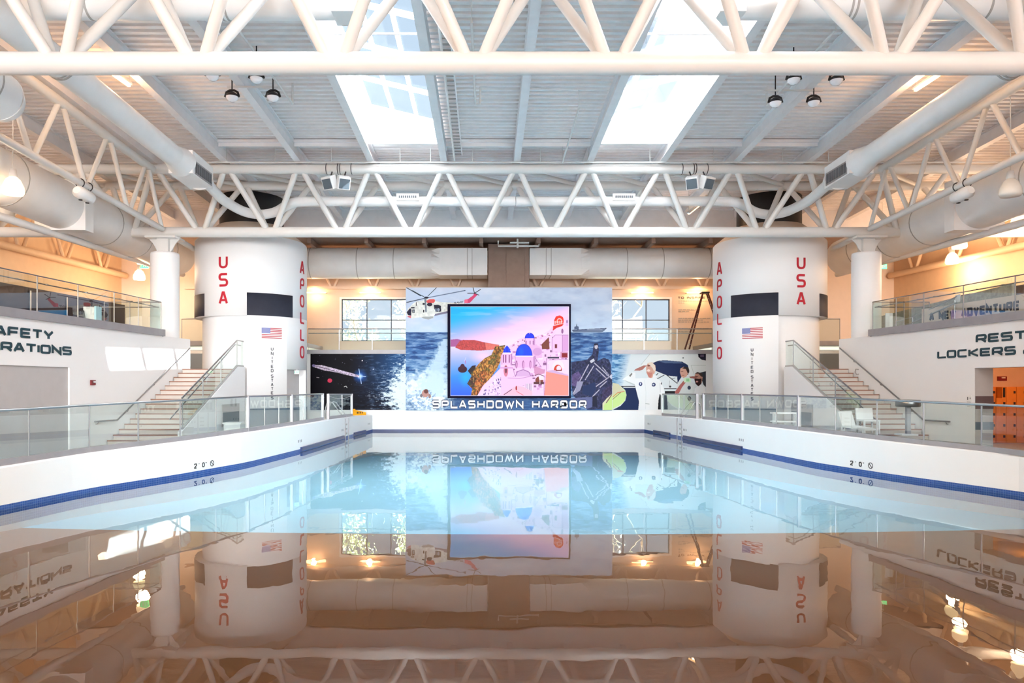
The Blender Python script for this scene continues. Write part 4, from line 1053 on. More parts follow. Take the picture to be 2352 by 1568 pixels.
# ================================================================== MURALS AND SCREEN
YM = 37.92                                       # front of the mural panel
panel = thing('mural_panel', 'large printed sea rescue mural panel with helicopter behind the screen', 'mural', (1.14, 38, 1.1))
xa, xb = P(932, 0, YM).x, P(1406, 0, YM).x; z0, z1 = P(0, 942, YM).z, P(0, 660, YM).z
MB().box(xa, xb, YM+.004, 38.097, z0, z1).build('board', M['trim'], panel)
A = Art(932, 660, 1406, 942, 1.7)
A.grad([(660, (203, 214, 234)), (700, (190, 206, 230)), (762, (196, 216, 238)), (763, (84, 118, 168)), (800, (70, 112, 170)), (860, (92, 136, 184)), (942, (58, 92, 140))])
cl = vnoise(A.h, A.w, 40, 90, 4, 3); sky = (A.PY < 762)
A.mixin(sky*np.clip((cl-.5)*3, 0, .55), (222, 226, 240)); A.mixin(sky*np.clip((.45-cl)*3, 0, .5)*(A.PX > 1150), (168, 184, 214))
sea = (A.PY >= 763); wv_ = vnoise(A.h, A.w, 6, 34, 4, 5)
A.mixin(sea*np.clip((wv_-.52)*5, 0, .75), (150, 180, 212)); A.mixin(sea*np.clip((.46-wv_)*5, 0, .8), (36, 66, 118))
# splash
d = np.sqrt(((A.PX-985)/62)**2+((A.PY-900)/52)**2)+ (vnoise(A.h, A.w, 14, 14, 4, 9)-.5)*1.1
A.mixin(np.clip((1.15-d)*2.2, 0, 1)*(A.PY > 790), (226, 240, 243))
pl = np.abs((A.PX-1018)-(A.PY-800)*-.28)/(10+(A.PY-780)*.28+1e-3)+(vnoise(A.h, A.w, 8, 8, 3, 2)-.5)
A.mixin(np.clip((1.1-pl)*1.6, 0, .9)*(A.PY > 778)*(A.PY < 910)*(A.PX < 1036), (196, 220, 236))
fn_ = vnoise(A.h, A.w, 5, 7, 3, 21); A.mixin(((A.PX < 1000)*(A.PY > 895)*np.clip((fn_-.5)*4, 0, .8)), (120, 152, 196))
A.ell(977, 903, 8, 9, (186, 140, 132)); A.ell(979, 898, 5, 5, (110, 70, 66)); A.ell(968, 908, 3, 4, (120, 110, 120)); A.ell(987, 909, 3, 5, (150, 120, 120))
# helicopter
A.tf = lambda p: (925+p[0]/10.455, 650+p[1]/10.455)
A.poly([(95, 700), (130, 620), (250, 490), (330, 440), (520, 410), (560, 380), (760, 380), (800, 440), (1000, 460), (1480, 490), (1480, 520), (1090, 680), (760, 770), (740, 830), (620, 870), (500, 850), (420, 820), (220, 850), (110, 800)], (226, 228, 224), tex=.06, sc=9)
A.poly([(1090, 670), (780, 740), (760, 790), (1090, 720)], (128, 124, 150)); A.poly([(440, 810), (740, 800), (730, 840), (620, 872), (500, 850)], (168, 172, 176))
A.poly([(95, 700), (180, 600), (215, 640), (205, 780), (130, 770)], (40, 38, 62)); A.poly([(110, 790), (205, 780), (205, 845), (140, 820)], (205, 110, 128))
A.rect(232, 635, 295, 715, (44, 46, 60)); A.rect(250, 650, 280, 700, (150, 160, 170)); A.rect(200, 580, 290, 610, (40, 40, 54)); A.rect(490, 640, 525, 705, (40, 40, 54)); A.rect(320, 460, 335, 545, (60, 60, 70))
A.poly([(750, 525), (840, 520), (920, 545), (930, 685), (800, 690), (755, 600)], (44, 44, 62)); A.ell(860, 640, 30, 40, (150, 160, 180)); A.rect(780, 610, 820, 680, (120, 130, 150))
A.poly([(560, 430), (640, 390), (760, 385), (785, 430), (740, 480), (600, 490)], (226, 92, 92)); A.ell(650, 515, 65, 42, (48, 40, 56)); A.rect(480, 480, 560, 520, (48, 44, 56)); A.poly([(520, 380), (570, 380), (580, 700), (545, 700)], (120, 128, 140))
A.line([(100, 465), (560, 360), (1500, 180)], 1.6, (38, 52, 76)); A.line([(90, 110), (300, 230), (510, 325)], 1.5, (30, 44, 60)); A.line([(815, 110), (610, 310)], 1.2, (30, 44, 60))
A.line([(240, 190), (430, 300)], 2.6, (34, 48, 64)); A.ell(570, 350, 55, 25, (40, 40, 56)); A.line([(640, 345), (1480, 185)], .8, (120, 140, 180))
A.poly([(1480, 400), (1570, 385), (1700, 290), (1710, 240), (1760, 250), (1790, 290), (1730, 350), (1610, 480), (1480, 490)], (216, 74, 118)); A.poly([(1480, 400), (1560, 390), (1560, 480), (1480, 490)], (238, 110, 140))
for q in ((1690, 110), (1870, 155), (1560, 245), (1830, 290)): A.line([(1725, 245), q], 1.5, (34, 40, 54))
for i, (xs_) in enumerate(((1240, 1245, 1270, 1275), (1300, 1320, 1340), (1350, 1370, 1390), (1400, 1425, 1450))):
    pts_ = [[(1240, 490), (1240, 462), (1275, 490), (1275, 458)], [(1300, 490), (1320, 452), (1345, 488)], [(1345, 452), (1375, 488), (1395, 446)], [(1400, 444), (1425, 462), (1450, 436)]][i]
    A.line(pts_, .9, (40, 44, 60))
A.line([(1425, 462), (1425, 484)], .9, (40, 44, 60))
# aircraft carrier
A.tf = lambda p: (1290+p[0]/6.82, 720+p[1]/6.82)
A.poly([(165, 258), (400, 240), (705, 226), (690, 245), (640, 290), (180, 288)], (104, 118, 146)); A.poly([(165, 255), (705, 225), (700, 236), (165, 268)], (72, 84, 112))
A.poly([(195, 250), (200, 205), (225, 200), (235, 150), (243, 195), (268, 205), (265, 248)], (86, 100, 130)); A.rect(400, 245, 640, 262, (140, 152, 176)); A.line([(160, 292), (650, 292)], .8, (190, 205, 222))
# frogmen, raft and wreck frame
dk = (48, 52, 84)
A.poly([(150, 760), (400, 720), (480, 640), (500, 500), (530, 460), (575, 490), (580, 600), (560, 740), (660, 690), (740, 720), (770, 800), (770, 940), (820, 950), (820, 1200), (700, 1400), (640, 1490), (400, 1500), (250, 1350), (180, 1280), (150, 1100)], dk, tex=.22, sc=6, seed=4)
A.line([(450, 458), (640, 452)], 1.2, (46, 60, 96)); A.ell(540, 515, 26, 38, (198, 190, 200)); A.poly([(500, 470), (560, 462), (575, 490), (510, 500)], (40, 42, 66))
A.poly([(155, 960), (260, 900), (330, 1000), (240, 1150), (160, 1120)], (92, 78, 122), tex=.15)
lt_ = (196, 190, 204)
for a_ in (((420, 800), (180, 1250)), ((500, 820), (370, 1030)), ((510, 770), (750, 990)), ((540, 860), (700, 1010)), ((730, 1000), (480, 1180)), ((700, 1060), (600, 1150)), ((590, 1190), (490, 1290)), ((640, 840), (740, 960))): A.line(a_, 3.2, (92, 94, 124)); A.line(a_, 1.7, lt_)
for i in range(70):
    x = rng.uniform(170, 800); y = rng.uniform(900, 1450)
    if A.mask_poly([(x-6, y-6), (x+6, y-6), (x+6, y+6), (x-6, y+6)]).any(): A.line([(x, y), (x+rng.uniform(-40, 50), y+rng.uniform(-60, 60))], rng.uniform(.6, 1.4), [(40, 42, 74), (88, 88, 126), (150, 148, 178), (66, 76, 120)][i % 4], .55)
for i in range(26): x = rng.uniform(600, 770); y = rng.uniform(700, 940); A.line([(x, y), (x+rng.uniform(-20, 30), y+rng.uniform(10, 50))], .9, [(34, 40, 66), (120, 126, 156)][i % 2], .7)
A.poly([(440, 740), (500, 700), (520, 740), (460, 775)], (206, 204, 214)); A.poly([(240, 1060), (340, 1060), (290, 1200), (180, 1280), (220, 1180)], (150, 148, 176)); A.poly([(330, 1140), (520, 1070), (540, 1160), (470, 1300), (320, 1250)], (38, 52, 92))
A.poly([(150, 1320), (480, 1300), (480, 1460), (380, 1490), (380, 1350), (160, 1360)], (98, 104, 148)); A.ell(790, 985, 34, 38, (200, 204, 220)); A.ell(805, 985, 16, 36, (48, 52, 78))
A.poly([(820, 1060), (760, 1260), (640, 1400), (640, 1505), (800, 1505), (800, 1060)], (214, 212, 180)); A.poly([(800, 1270), (660, 1430), (660, 1505), (800, 1505)], (196, 224, 140)); A.line([(830, 1200), (700, 1390)], 2.2, (120, 92, 84))
A.poly([(640, 1200), (800, 1100), (800, 1240), (700, 1330), (620, 1400)], (66, 58, 92), tex=.2); A.poly([(490, 1290), (540, 1280), (560, 1460), (480, 1450)], (34, 36, 58))
A.tf = lambda p: p
A.mixin(((A.PY > 914)*(A.PX > 1035)*(A.PX < 1310))*np.clip(.75-(A.PY-914)*.004, 0, 1), (52, 84, 132))
mz = lambda X, Y: ((X-CX)*YM/F, np.full_like(X, YM), CH+(HY-Y)*YM/F)
A.mesh('printed_face', mz, M['print'], panel, skip=(1034, 705, 1304, 908))
# SPLASHDOWN HARBOR
fm = lambda x, y, d: Vector((x, YM-.002-d, y)); zt_, zb_ = P(0, 919, YM).z, P(0, 937.5, YM).z
for wd, xa, xb in (('SPLASHDOWN', 993, 1202), ('HARBOR', 1222, 1347)):
    fit = P(xb, 0, YM).x-P(xa, 0, YM).x
    mb = MB(); text(mb, wd, fm, P(xa, 0, YM).x, zb_, zt_-zb_, w=1.3, t=.215, gap=.3, r=.28, d1=.05, fit=fit); o = mb.build('lettering', M['letterwhite'], panel); o['label'] = f'white {wd} lettering'
    mb = MB(); text(mb, wd, fm, P(xa-1.3, 0, YM).x, zb_-.035, zt_-zb_+.07, w=1.3, t=.36, gap=.18, r=.28, d1=.03, fit=fit+.06); mb.build('lettering_backing', M['navy'], panel)

# LED screen
YS_ = 37.78
scr = thing('led_screen', 'large framed LED screen showing blue domed white village above the sea', 'screen', (1.14, 37.85, 1.7))
x0, x1 = P(1028, 0, YS_).x, P(1311, 0, YS_).x; za, zc = P(0, 914, YS_).z, P(0, 698, YS_).z
px0, px1 = P(1034.5, 0, YS_).x, P(1307, 0, YS_).x; pz0, pz1 = P(0, 909, YS_).z, P(0, 703.5, YS_).z
MB().box(x0, x1, YS_+.02, YM, za, zc).build('housing', M['screenframe'], scr)
MB().box(x0, px0, YS_-.02, YS_+.02, za, zc).box(px1, x1, YS_-.02, YS_+.02, za, zc).box(px0, px1, YS_-.02, YS_+.02, za, pz0).box(px0, px1, YS_-.02, YS_+.02, pz1, zc).build('bezel', M['screenframe'], scr)
A = Art(1034.5, 703.5, 1307, 909, 2.0, tf=lambda p: (1020+p[0]/6.817, 690+p[1]/6.817))
cx1, cy1 = (A.PX-1020)*6.817, (A.PY-690)*6.817
dd = np.clip((cx1-100)/1850*.62+(cy1-95)/560*.62, 0, 1.2)
for k in range(3): A.a[..., k] = np.interp(dd, [0, .22, .42, .66, .9, 1.2], [(0, 166, 248)[k], (60, 178, 250)[k], (140, 182, 250)[k], (226, 200, 246)[k], (250, 220, 240)[k], (255, 232, 246)[k]])
st = vnoise(A.h, A.w, 18, 120, 3, 8); A.mixin(np.clip((st-.55)*2, 0, .25)*(cy1 < 640), (255, 225, 245))
lo = cy1 > 690
for k in range(3):
    g_ = np.interp(cy1, [690, 800, 1000, 1200, 1490], [(232, 222, 250)[k], (206, 204, 248)[k], (150, 176, 244)[k], (84, 150, 240)[k], (70, 110, 214)[k]]); A.a[..., k] = np.where(lo, g_, A.a[..., k])
A.mixin(lo*np.clip(1-np.sqrt(((cx1-620)/240)**2+((cy1-880)/130)**2), 0, 1)*.9, (250, 214, 236)); A.mixin(lo*np.clip(1-np.sqrt(((cx1-340)/130)**2+((cy1-1200)/170)**2), 0, 1), (66, 176, 246))
A.poly([(100, 612), (210, 602), (300, 625), (330, 720), (100, 722)], (166, 108, 152)); A.poly([(175, 735), (240, 640), (300, 615), (480, 618), (640, 655), (870, 695), (800, 765), (560, 785), (260, 772)], (176, 88, 88), tex=.12, sc=5)
A.poly([(640, 660), (870, 697), (800, 762), (660, 770)], (228, 152, 140), .6); A.ell(290, 1075, 72, 55, (62, 24, 46)); A.ell(290, 1030, 35, 40, (70, 30, 50)); A.line([(330, 940), (335, 985)], 1, (190, 90, 110)); A.line([(345, 890), (318, 950)], .6, (240, 225, 245))
br_ = [(960, 695), (800, 720), (740, 850), (640, 900), (560, 970), (480, 1060), (400, 1130), (430, 1180), (360, 1300), (440, 1380), (420, 1490), (540, 1490), (620, 1320), (740, 1200), (820, 1080), (880, 960), (915, 830)]
A.poly(br_, (150, 104, 56), tex=.3, sc=5, seed=14); A.poly(br_, (196, 150, 92), .45, tex=.4, sc=9, seed=31)
A.poly([(370, 1100), (440, 1020), (500, 1010), (480, 1090), (420, 1160)], (48, 34, 36)); A.poly([(360, 1300), (430, 1180), (520, 1220), (470, 1330), (440, 1370)], (74, 50, 40), tex=.3); A.poly([(480, 1260), (600, 1100), (720, 1150), (620, 1320), (540, 1470), (480, 1470)], (172, 98, 66), .6, tex=.3)
lum = vnoise(A.h, A.w, 7, 4, 3, 90); A.mixin(A.mask_poly(br_)*np.clip((lum-.54)*7, 0, .75), (78, 50, 26)); A.mixin(A.mask_poly(br_)*np.clip((.42-lum)*7, 0, .6), (222, 184, 126)); A.mixin(A.mask_poly(br_)*np.clip((vnoise(A.h, A.w, 10, 10, 2, 95)-.62)*7, 0, .6), (74, 84, 48))
for i in range(60):
    x = rng.uniform(430, 880); y = rng.uniform(760, 1440)
    A.line([(x, y), (x+rng.uniform(-40, 60), y+rng.uniform(30, 90))], .8, (86, 58, 34) if i % 2 else (206, 168, 112), .7*float(A.mask_poly([(x-1, y-1), (x+1, y-1), (x+1, y+1)]).sum() >= 0)*(1. if (x-960)/-500 < (y-640)/800+.25 and x < 960-(y-700)*.55+120 and x > 980-(y-640)*.85 else 0.))
A.poly([(520, 1490), (610, 1330), (760, 1180), (880, 1060), (890, 860), (1000, 720), (1080, 680), (1170, 600), (1260, 570), (1400, 565), (1540, 530), (1640, 470), (1700, 400), (1730, 300), (1950, 250), (1950, 1490)], (238, 206, 236))
for i in range(420):
    x = rng.uniform(560, 1940); y = rng.uniform(560, 1480); top = np.interp(x, [520, 880, 1000, 1260, 1640, 1950], [1490, 1060, 760, 600, 480, 280])
    if y < top+25: continue
    w_, h_ = rng.uniform(8, 60), rng.uniform(6, 40); c_ = [(206, 160, 206), (250, 232, 248), (176, 130, 176), (244, 214, 240), (222, 184, 224), (120, 84, 120)][rng.randint(6)]
    A.rect(x, y, x+w_, y+h_, c_, .75)
for i in range(40):
    x = rng.uniform(1050, 1700); y = np.interp(x, [1050, 1260, 1640, 1700], [690, 600, 500, 440])+rng.uniform(-12, 40); A.rect(x, y, x+rng.uniform(10, 34), y+rng.uniform(8, 22), [(150, 92, 110), (250, 230, 246), (196, 150, 186)][i % 3])
A.poly([(1520, 690), (1640, 570), (1650, 760), (1540, 760)], (120, 72, 62)); A.poly([(1690, 590), (1740, 540), (1950, 540), (1950, 800), (1690, 800)], (234, 200, 232)); A.poly([(1850, 540), (1950, 540), (1950, 790), (1850, 800)], (214, 172, 214)); A.rect(1730, 680, 1770, 745, (150, 82, 96)); A.rect(1740, 690, 1762, 740, (96, 46, 60))
A.poly([(1720, 540), (1760, 440), (1850, 400), (1950, 400), (1950, 540)], (240, 212, 238)); A.ell(1850, 480, 18, 40, (150, 110, 150)); A.rect(1905, 300, 1945, 400, (222, 190, 226)); A.rect(1915, 310, 1930, 350, (110, 80, 120))
A.poly([(1720, 380), (1720, 310), (1750, 250), (1810, 232), (1860, 260), (1872, 300), (1866, 380)], (206, 70, 56)); A.poly([(1706, 400), (1866, 360), (1850, 400), (1760, 430), (1700, 475)], (192, 62, 52))
A.ell(1805, 345, 48, 70, (244, 190, 190), half='t'); A.ell(1805, 345, 34, 52, (206, 80, 66), half='t')
for x in (1770, 1800, 1830): A.rect(x-8, 320, x+8, 360, (248, 214, 216))
A.line([(1718, 385), (1866, 362)], 1.3, (250, 214, 214)); A.rect(1732, 320, 1746, 365, (250, 214, 214))
# domes
A.rect(1268, 585, 1425, 700, (232, 196, 230)); A.ell(1340, 590, 73, 82, (44, 72, 216), half='t'); A.line([(1340, 500), (1340, 520)], 1.2, (240, 220, 240))
for x in (1285, 1345, 1395): A.rect(x-7, 630, x+7, 690, (140, 92, 140))
A.poly([(1290, 700), (1440, 690), (1530, 740), (1530, 900), (1380, 900)], (226, 188, 224)); A.ell(1460, 800, 70, 60, (196, 154, 200), .6)
A.rect(1112, 860, 1425, 1050, (228, 190, 226)); A.ell(1250, 862, 128, 180, (14, 84, 236), half='t'); A.ell(1210, 800, 50, 90, (60, 130, 250), .5, soft=.8); A.line([(1118, 870), (1400, 872)], 2.2, (250, 230, 246))
for x in (1135, 1240, 1352): A.ell(x, 1000, 16, 62, (150, 100, 146)); A.ell(x+3, 1005, 9, 52, (214, 168, 208))
A.rect(905, 825, 1062, 1020, (232, 196, 230)); A.ell(985, 828, 62, 78, (20, 66, 206), half='t'); A.poly([(925, 775), (985, 700), (1045, 775)], (20, 66, 206)); A.line([(990, 660), (990, 710)], 1., (240, 220, 236)); A.line([(960, 730), (955, 820)], 1., (70, 130, 244)); A.line([(1010, 730), (1018, 820)], 1., (70, 130, 244)); A.rect(920, 815, 1062, 832, (250, 232, 248))
for x in (930, 965, 1022): A.rect(x-9, 850, x+9, 970, (146, 96, 140))
A.poly([(880, 1040), (905, 1000), (1060, 1000), (1075, 1200), (890, 1200)], (238, 206, 236)); A.ell(968, 1100, 36, 90, (206, 140, 160)); A.ell(968, 1080, 18, 60, (120, 70, 90)); A.rect(878, 1040, 1080, 1062, (214, 172, 214))
A.ell(1240, 1200, 130, 122, (214, 182, 218), half='t'); A.line([(1110, 1200), (1150, 1110), (1240, 1080), (1330, 1120), (1365, 1200)], 1.4, (150, 110, 156)); A.poly([(900, 1195), (1365, 1180), (1390, 1330), (1230, 1330), (1230, 1480), (890, 1480)], (236, 204, 236)); A.line([(1000, 1210), (1180, 1220), (1355, 1185)], 1.2, (186, 144, 190))
A.poly([(1400, 1010), (1580, 1090), (1570, 1140), (1420, 1170)], (206, 158, 190)); A.ell(1490, 1250, 62, 62, (128, 74, 62)); A.rect(1400, 1270, 1560, 1310, (92, 56, 62)); A.poly([(1280, 1290), (1390, 1310), (1390, 1400), (1330, 1450), (1280, 1420)], (240, 220, 244))
for x in (1285, 1310, 1335, 1360): A.line([(x, 1300), (x, 1440)], .8, (70, 60, 90))
A.rect(1820, 800, 1935, 900, (206, 160, 190)); A.rect(1840, 820, 1930, 890, (130, 40, 50)); A.rect(1620, 880, 1800, 905, (70, 60, 84)); A.poly([(1640, 930), (1950, 920), (1950, 1150), (1640, 1090)], (244, 216, 240)); A.ell(1785, 1060, 96, 125, (250, 226, 246), half='t'); A.ell(1780, 1090, 64, 88, (190, 84, 60), half='t'); A.ell(1795, 1060, 36, 40, (240, 220, 240)); A.rect(1745, 1085, 1840, 1100, (120, 50, 50))
A.poly([(1598, 1105), (1700, 1085), (1945, 1165), (1945, 1490), (1566, 1490)], (250, 160, 152)); A.poly([(1700, 1085), (1945, 1165), (1945, 1180), (1598, 1112)], (206, 180, 214))
for (xa_, ya_, xb_, yb_) in ((1395, 870, 1425, 1045), (1395, 590, 1425, 700), (1040, 830, 1062, 1015)): A.rect(xa_, ya_, xb_, yb_, (176, 132, 178), .55)
for q in ([(1112, 865), (1112, 1045)], [(1425, 865), (1425, 1050)], [(905, 830), (905, 1000)], [(1062, 830), (1062, 1010)], [(1268, 590), (1268, 690)], [(1690, 590), (1690, 800)], [(1850, 545), (1850, 800)], [(1640, 930), (1950, 920)], [(1600, 900), (1600, 1100)], [(1430, 900), (1520, 1040)], [(1080, 1060), (1110, 1180)], [(880, 1195), (880, 1480)], [(1690, 590), (1740, 540), (1950, 540)], [(1566, 1180), (1566, 1480)]): A.line(q, .8, (140, 98, 146))
for cx_, cy_, rx_, ry_ in ((1250, 862, 128, 180), (1340, 590, 73, 82)): A.line([(cx_+rx_*math.cos(a_), cy_-ry_*math.sin(a_)) for a_ in np.linspace(0, PI, 19)], .9, (24, 40, 150))
A.poly([(1480, 1180), (1560, 1140), (1565, 1240), (1490, 1240)], (244, 224, 244)); A.line([(1420, 1175), (1480, 1150), (1560, 1180)], 1.4, (88, 56, 66)); A.line([(1500, 1180), (1500, 1300)], 1.2, (250, 240, 250))
A.poly([(760, 1180), (880, 1090), (890, 1480), (560, 1480), (620, 1340)], (238, 214, 240))
for i in range(90):
    x = rng.uniform(600, 880); y = rng.uniform(1180, 1470)
    if x > 560+(1490-y)*.75: A.rect(x, y, x+rng.uniform(5, 22), y+rng.uniform(6, 34), [(120, 100, 160), (252, 240, 250), (172, 142, 190), (70, 60, 110)][i % 4], .8)
A.poly([(900, 1480), (1060, 1370), (1130, 1330), (1240, 1350), (1380, 1420), (1380, 1490)], (240, 196, 214)); A.ell(1130, 1370, 12, 36, (150, 40, 50)); A.line([(940, 1470), (1060, 1390)], 1.5, (96, 70, 96)); A.line([(1135, 1420), (1240, 1480)], 1.2, (206, 110, 120))
A.line([(100, 95), (1950, 95), (1950, 1488), (100, 1488), (100, 95)], 1.0, (246, 238, 252))
A.a = np.clip(A.a.mean(-1, keepdims=True)+(A.a-A.a.mean(-1, keepdims=True))*1.25, 0, 255); A.a = np.clip((A.a-140)*1.1+134, 0, 255)
A.mesh('picture', lambda X, Y: ((X-CX)*YS_/F, np.full_like(X, YS_), CH+(HY-Y)*YS_/F), M['screen'], scr)

# left wall mural: re-entry streak in space, turning into the sea
YB = 38.06
def wallprint(name, label, A):
    xa, xb = P(A.x0, 0, YB).x, P(A.x1, 0, YB).x; t = thing(name, label, 'mural', ((xa+xb)/2, 38.09, 1.1), 'lower wall murals')
    MB().box(xa, xb, YB+.004, 38.098, P(0, A.y1, YB).z, P(0, A.y0, YB).z).build('board', M['trim'], t)
    A.mesh('printed_face', lambda X, Y: ((X-CX)*YB/F, np.full_like(X, YB), CH+(HY-Y)*YB/F), M['print'], t)
A = Art(713, 811.5, 932, 941, 1.7)
A.a[:] = (8, 6, 16); tx = np.clip((A.PX-800)/110, 0, 1); A.mixin(tx*np.clip((930-A.PY)/90+.3, 0, 1), (36, 74, 122)); n_ = vnoise(A.h, A.w, 6, 22, 4, 41)
A.mixin(tx*np.clip((n_-.5)*3, 0, .6), (110, 146, 186)); A.tf = lambda p: (705+p[0]/7.127, 805+p[1]/7.124)
for i in range(60): A.ell(rng.uniform(70, 1400), rng.uniform(60, 950), rng.uniform(2, 5), rng.uniform(2, 5), (150, 160, 190), .7)
A.ell(905, 165, 9, 9, (245, 245, 250)); A.ell(1085, 305, 8, 8, (200, 215, 240)); A.ell(870, 420, 130, 130, (40, 110, 220), .95, soft=1.); A.ell(870, 420, 55, 55, (210, 235, 255), 1, soft=.9); A.line([(850, 300), (890, 540)], 1.4, (190, 220, 255)); A.line([(800, 400), (960, 425)], 1.4, (200, 228, 255))
A.poly([(860, 405), (700, 360), (480, 300), (250, 240), (90, 235), (100, 265), (270, 320), (480, 355), (640, 395), (850, 440)], (200, 184, 206), .95, tex=.25, sc=3); A.line([(110, 245), (330, 300), (470, 340)], 1.0, (60, 40, 70)); A.line([(170, 240), (420, 290)], .8, (240, 232, 244)); A.ell(110, 245, 26, 22, (120, 110, 160), .8)
A.ell(375, 490, 38, 34, (214, 60, 92)); A.line([(160, 437), (200, 442)], 1., (210, 200, 200)); A.line([(610, 590), (640, 580), (658, 605)], 1.3, (220, 220, 214))
A.tf = lambda p: p
d = ((935-A.PX)/62)+np.abs(A.PY-905)/95+(vnoise(A.h, A.w, 7, 12, 4, 17)-.5)*1.5
A.mixin(np.clip((1.0-d)*2.6, 0, 1), (220, 238, 243)); sp_ = vnoise(A.h, A.w, 3, 8, 2, 77); A.mixin(np.clip((1.55-d)*1.2, 0, 1)*np.clip((sp_-.58)*8, 0, .9), (214, 230, 242))
wallprint('wall_mural', 'dark space mural with re-entry streak and white splash', A)
# right wall mural: three saluting men before a spacecraft
A = Art(1406, 811.5, 1640, 941, 1.7)
A.a[:] = (214, 224, 228); A.tf = lambda p: (1400+p[0]/9.408, 805+p[1]/9.408)
cx1, cy1 = (A.PX-1400)*9.408, (A.PY-805)*9.408; wv_ = vnoise(A.h, A.w, 4, 18, 4, 51); ms = np.clip((420-cx1+ (300-cy1)*.25)/260, 0, 1)*(cy1 < 760)
A.mixin(ms, (96, 150, 196)); A.mixin(ms*np.clip((wv_-.5)*5, 0, .8), (178, 208, 228)); A.mixin(ms*np.clip((.46-wv_)*5, 0, .8), (40, 84, 140))
A.poly([(870, 75), (680, 310), (1240, 560), (2260, 560), (2260, 60)], (222, 228, 228)); A.line([(870, 80), (680, 310)], .6, (150, 160, 160)); A.line([(1760, 320), (2080, 320)], .5, (150, 165, 160)); A.line([(1760, 320), (1830, 520)], .5, (150, 165, 160))
nv = (26, 42, 84)
A.poly([(930, 270), (1050, 220), (1200, 208), (1570, 240), (1690, 310), (1725, 430), (1700, 520), (1560, 560), (1470, 700), (1460, 560), (1250, 540), (1000, 440)], nv); A.poly([(1060, 235), (1200, 215), (1540, 245), (1600, 280), (1200, 270)], (92, 116, 150), .7)
A.line([(1240, 530), (1480, 720)], 1.6, (30, 34, 44)); A.line([(1180, 530), (1030, 610)], 1.4, (34, 38, 48)); A.line([(1050, 490), (970, 570)], 1.4, (34, 38, 48)); A.line([(1350, 610), (1420, 590)], 1., (60, 64, 74)); A.line([(1300, 650), (1285, 760)], .7, (130, 136, 140))
A.rect(1180, 815, 1470, 832, (40, 42, 52)); A.rect(1195, 870, 1420, 945, (26, 26, 34)); A.ell(1310, 775, 26, 20, (60, 64, 70)); A.ell(1590, 160, 16, 14, (40, 44, 54)); A.poly([(1910, 70), (2080, 65), (2080, 215), (1990, 200), (1920, 140)], (30, 28, 48)); A.rect(1960, 90, 2040, 140, (96, 84, 110)); A.poly([(1940, 480), (2080, 445), (2080, 785), (2030, 740)], (52, 58, 68))
A.poly([(66, 700), (240, 760), (340, 860), (365, 980), (320, 1100), (200, 1190), (66, 1250)], (196, 224, 148)); A.poly([(66, 690), (190, 720), (280, 800), (330, 890), (180, 900), (66, 960)], (206, 204, 172)); A.line([(70, 1000), (180, 905), (320, 880)], 1.5, (210, 110, 84)); A.line([(70, 1050), (240, 905)], 1.2, (120, 96, 78))
A.poly([(250, 770), (560, 770), (600, 940), (640, 1100), (620, 1280), (66, 1280), (240, 1190), (340, 1080), (370, 960), (340, 850)], nv); A.rect(250, 765, 560, 780, (34, 36, 46)); A.rect(300, 782, 560, 800, (200, 208, 212))
wh, sk = (232, 236, 238), (206, 160, 142)
# nearest man
A.poly([(280, 620), (500, 470), (560, 480), (560, 600), (800, 590), (940, 560), (1090, 640), (1170, 800), (1190, 940), (1110, 950), (1100, 1280), (630, 1280), (640, 1080), (590, 900), (550, 750)], wh); A.poly([(290, 620), (540, 720), (560, 760), (400, 690)], (190, 200, 202)); A.poly([(420, 540), (480, 480), (500, 500), (450, 570)], (120, 126, 126)); A.poly([(1085, 930), (1060, 1060), (1045, 1270), (1110, 1270), (1105, 950)], (24, 26, 36))
A.poly([(530, 430), (560, 400), (740, 320), (810, 320), (720, 410), (650, 435)], (170, 112, 104)); A.poly([(790, 350), (830, 265), (920, 250), (990, 320), (1000, 420), (960, 520), (920, 590), (850, 580), (800, 480)], sk); A.poly([(820, 270), (900, 248), (980, 310), (1000, 400), (970, 460), (930, 380)], (226, 212, 198)); A.ell(850, 325, 32, 16, (120, 76, 70)); A.ell(845, 430, 34, 26, (238, 214, 206)); A.poly([(800, 460), (860, 480), (930, 470), (900, 590), (850, 580)], (196, 130, 118)); A.poly([(950, 500), (1050, 560), (920, 620)], wh)
A.ell(672, 720, 38, 42, (36, 52, 110)); A.ell(672, 715, 16, 24, (200, 210, 226)); A.ell(955, 735, 42, 42, (40, 56, 110)); A.ell(950, 730, 20, 18, (190, 200, 214)); A.line([(760, 640), (790, 900), (780, 1260)], .6, (204, 212, 214)); A.line([(780, 1140), (860, 1150)], 1., (150, 164, 160)); A.line([(1090, 700), (1100, 900)], .8, (180, 190, 194)); A.ell(1120, 710, 10, 26, (70, 70, 80))
# middle man
A.poly([(1470, 700), (1560, 640), (1740, 640), (1860, 740), (1860, 960), (1500, 960), (1430, 930)], (212, 220, 220)); A.poly([(1530, 390), (1600, 350), (1680, 380), (1700, 480), (1660, 560), (1600, 590), (1550, 560), (1520, 470)], sk); A.poly([(1560, 380), (1640, 345), (1710, 370), (1725, 470), (1690, 490), (1650, 400)], (46, 36, 38)); A.line([(1545, 455), (1590, 450)], 1., (96, 60, 56)); A.line([(1560, 530), (1610, 535)], 1., (150, 84, 80)); A.poly([(1410, 890), (1520, 740), (1600, 650), (1650, 680), (1560, 800), (1500, 920), (1430, 930)], (176, 104, 100)); A.ell(1720, 800, 36, 42, (50, 56, 78))
A.rect(1605, 585, 1755, 685, (206, 236, 204)); A.rect(1655, 605, 1720, 665, (150, 214, 160))
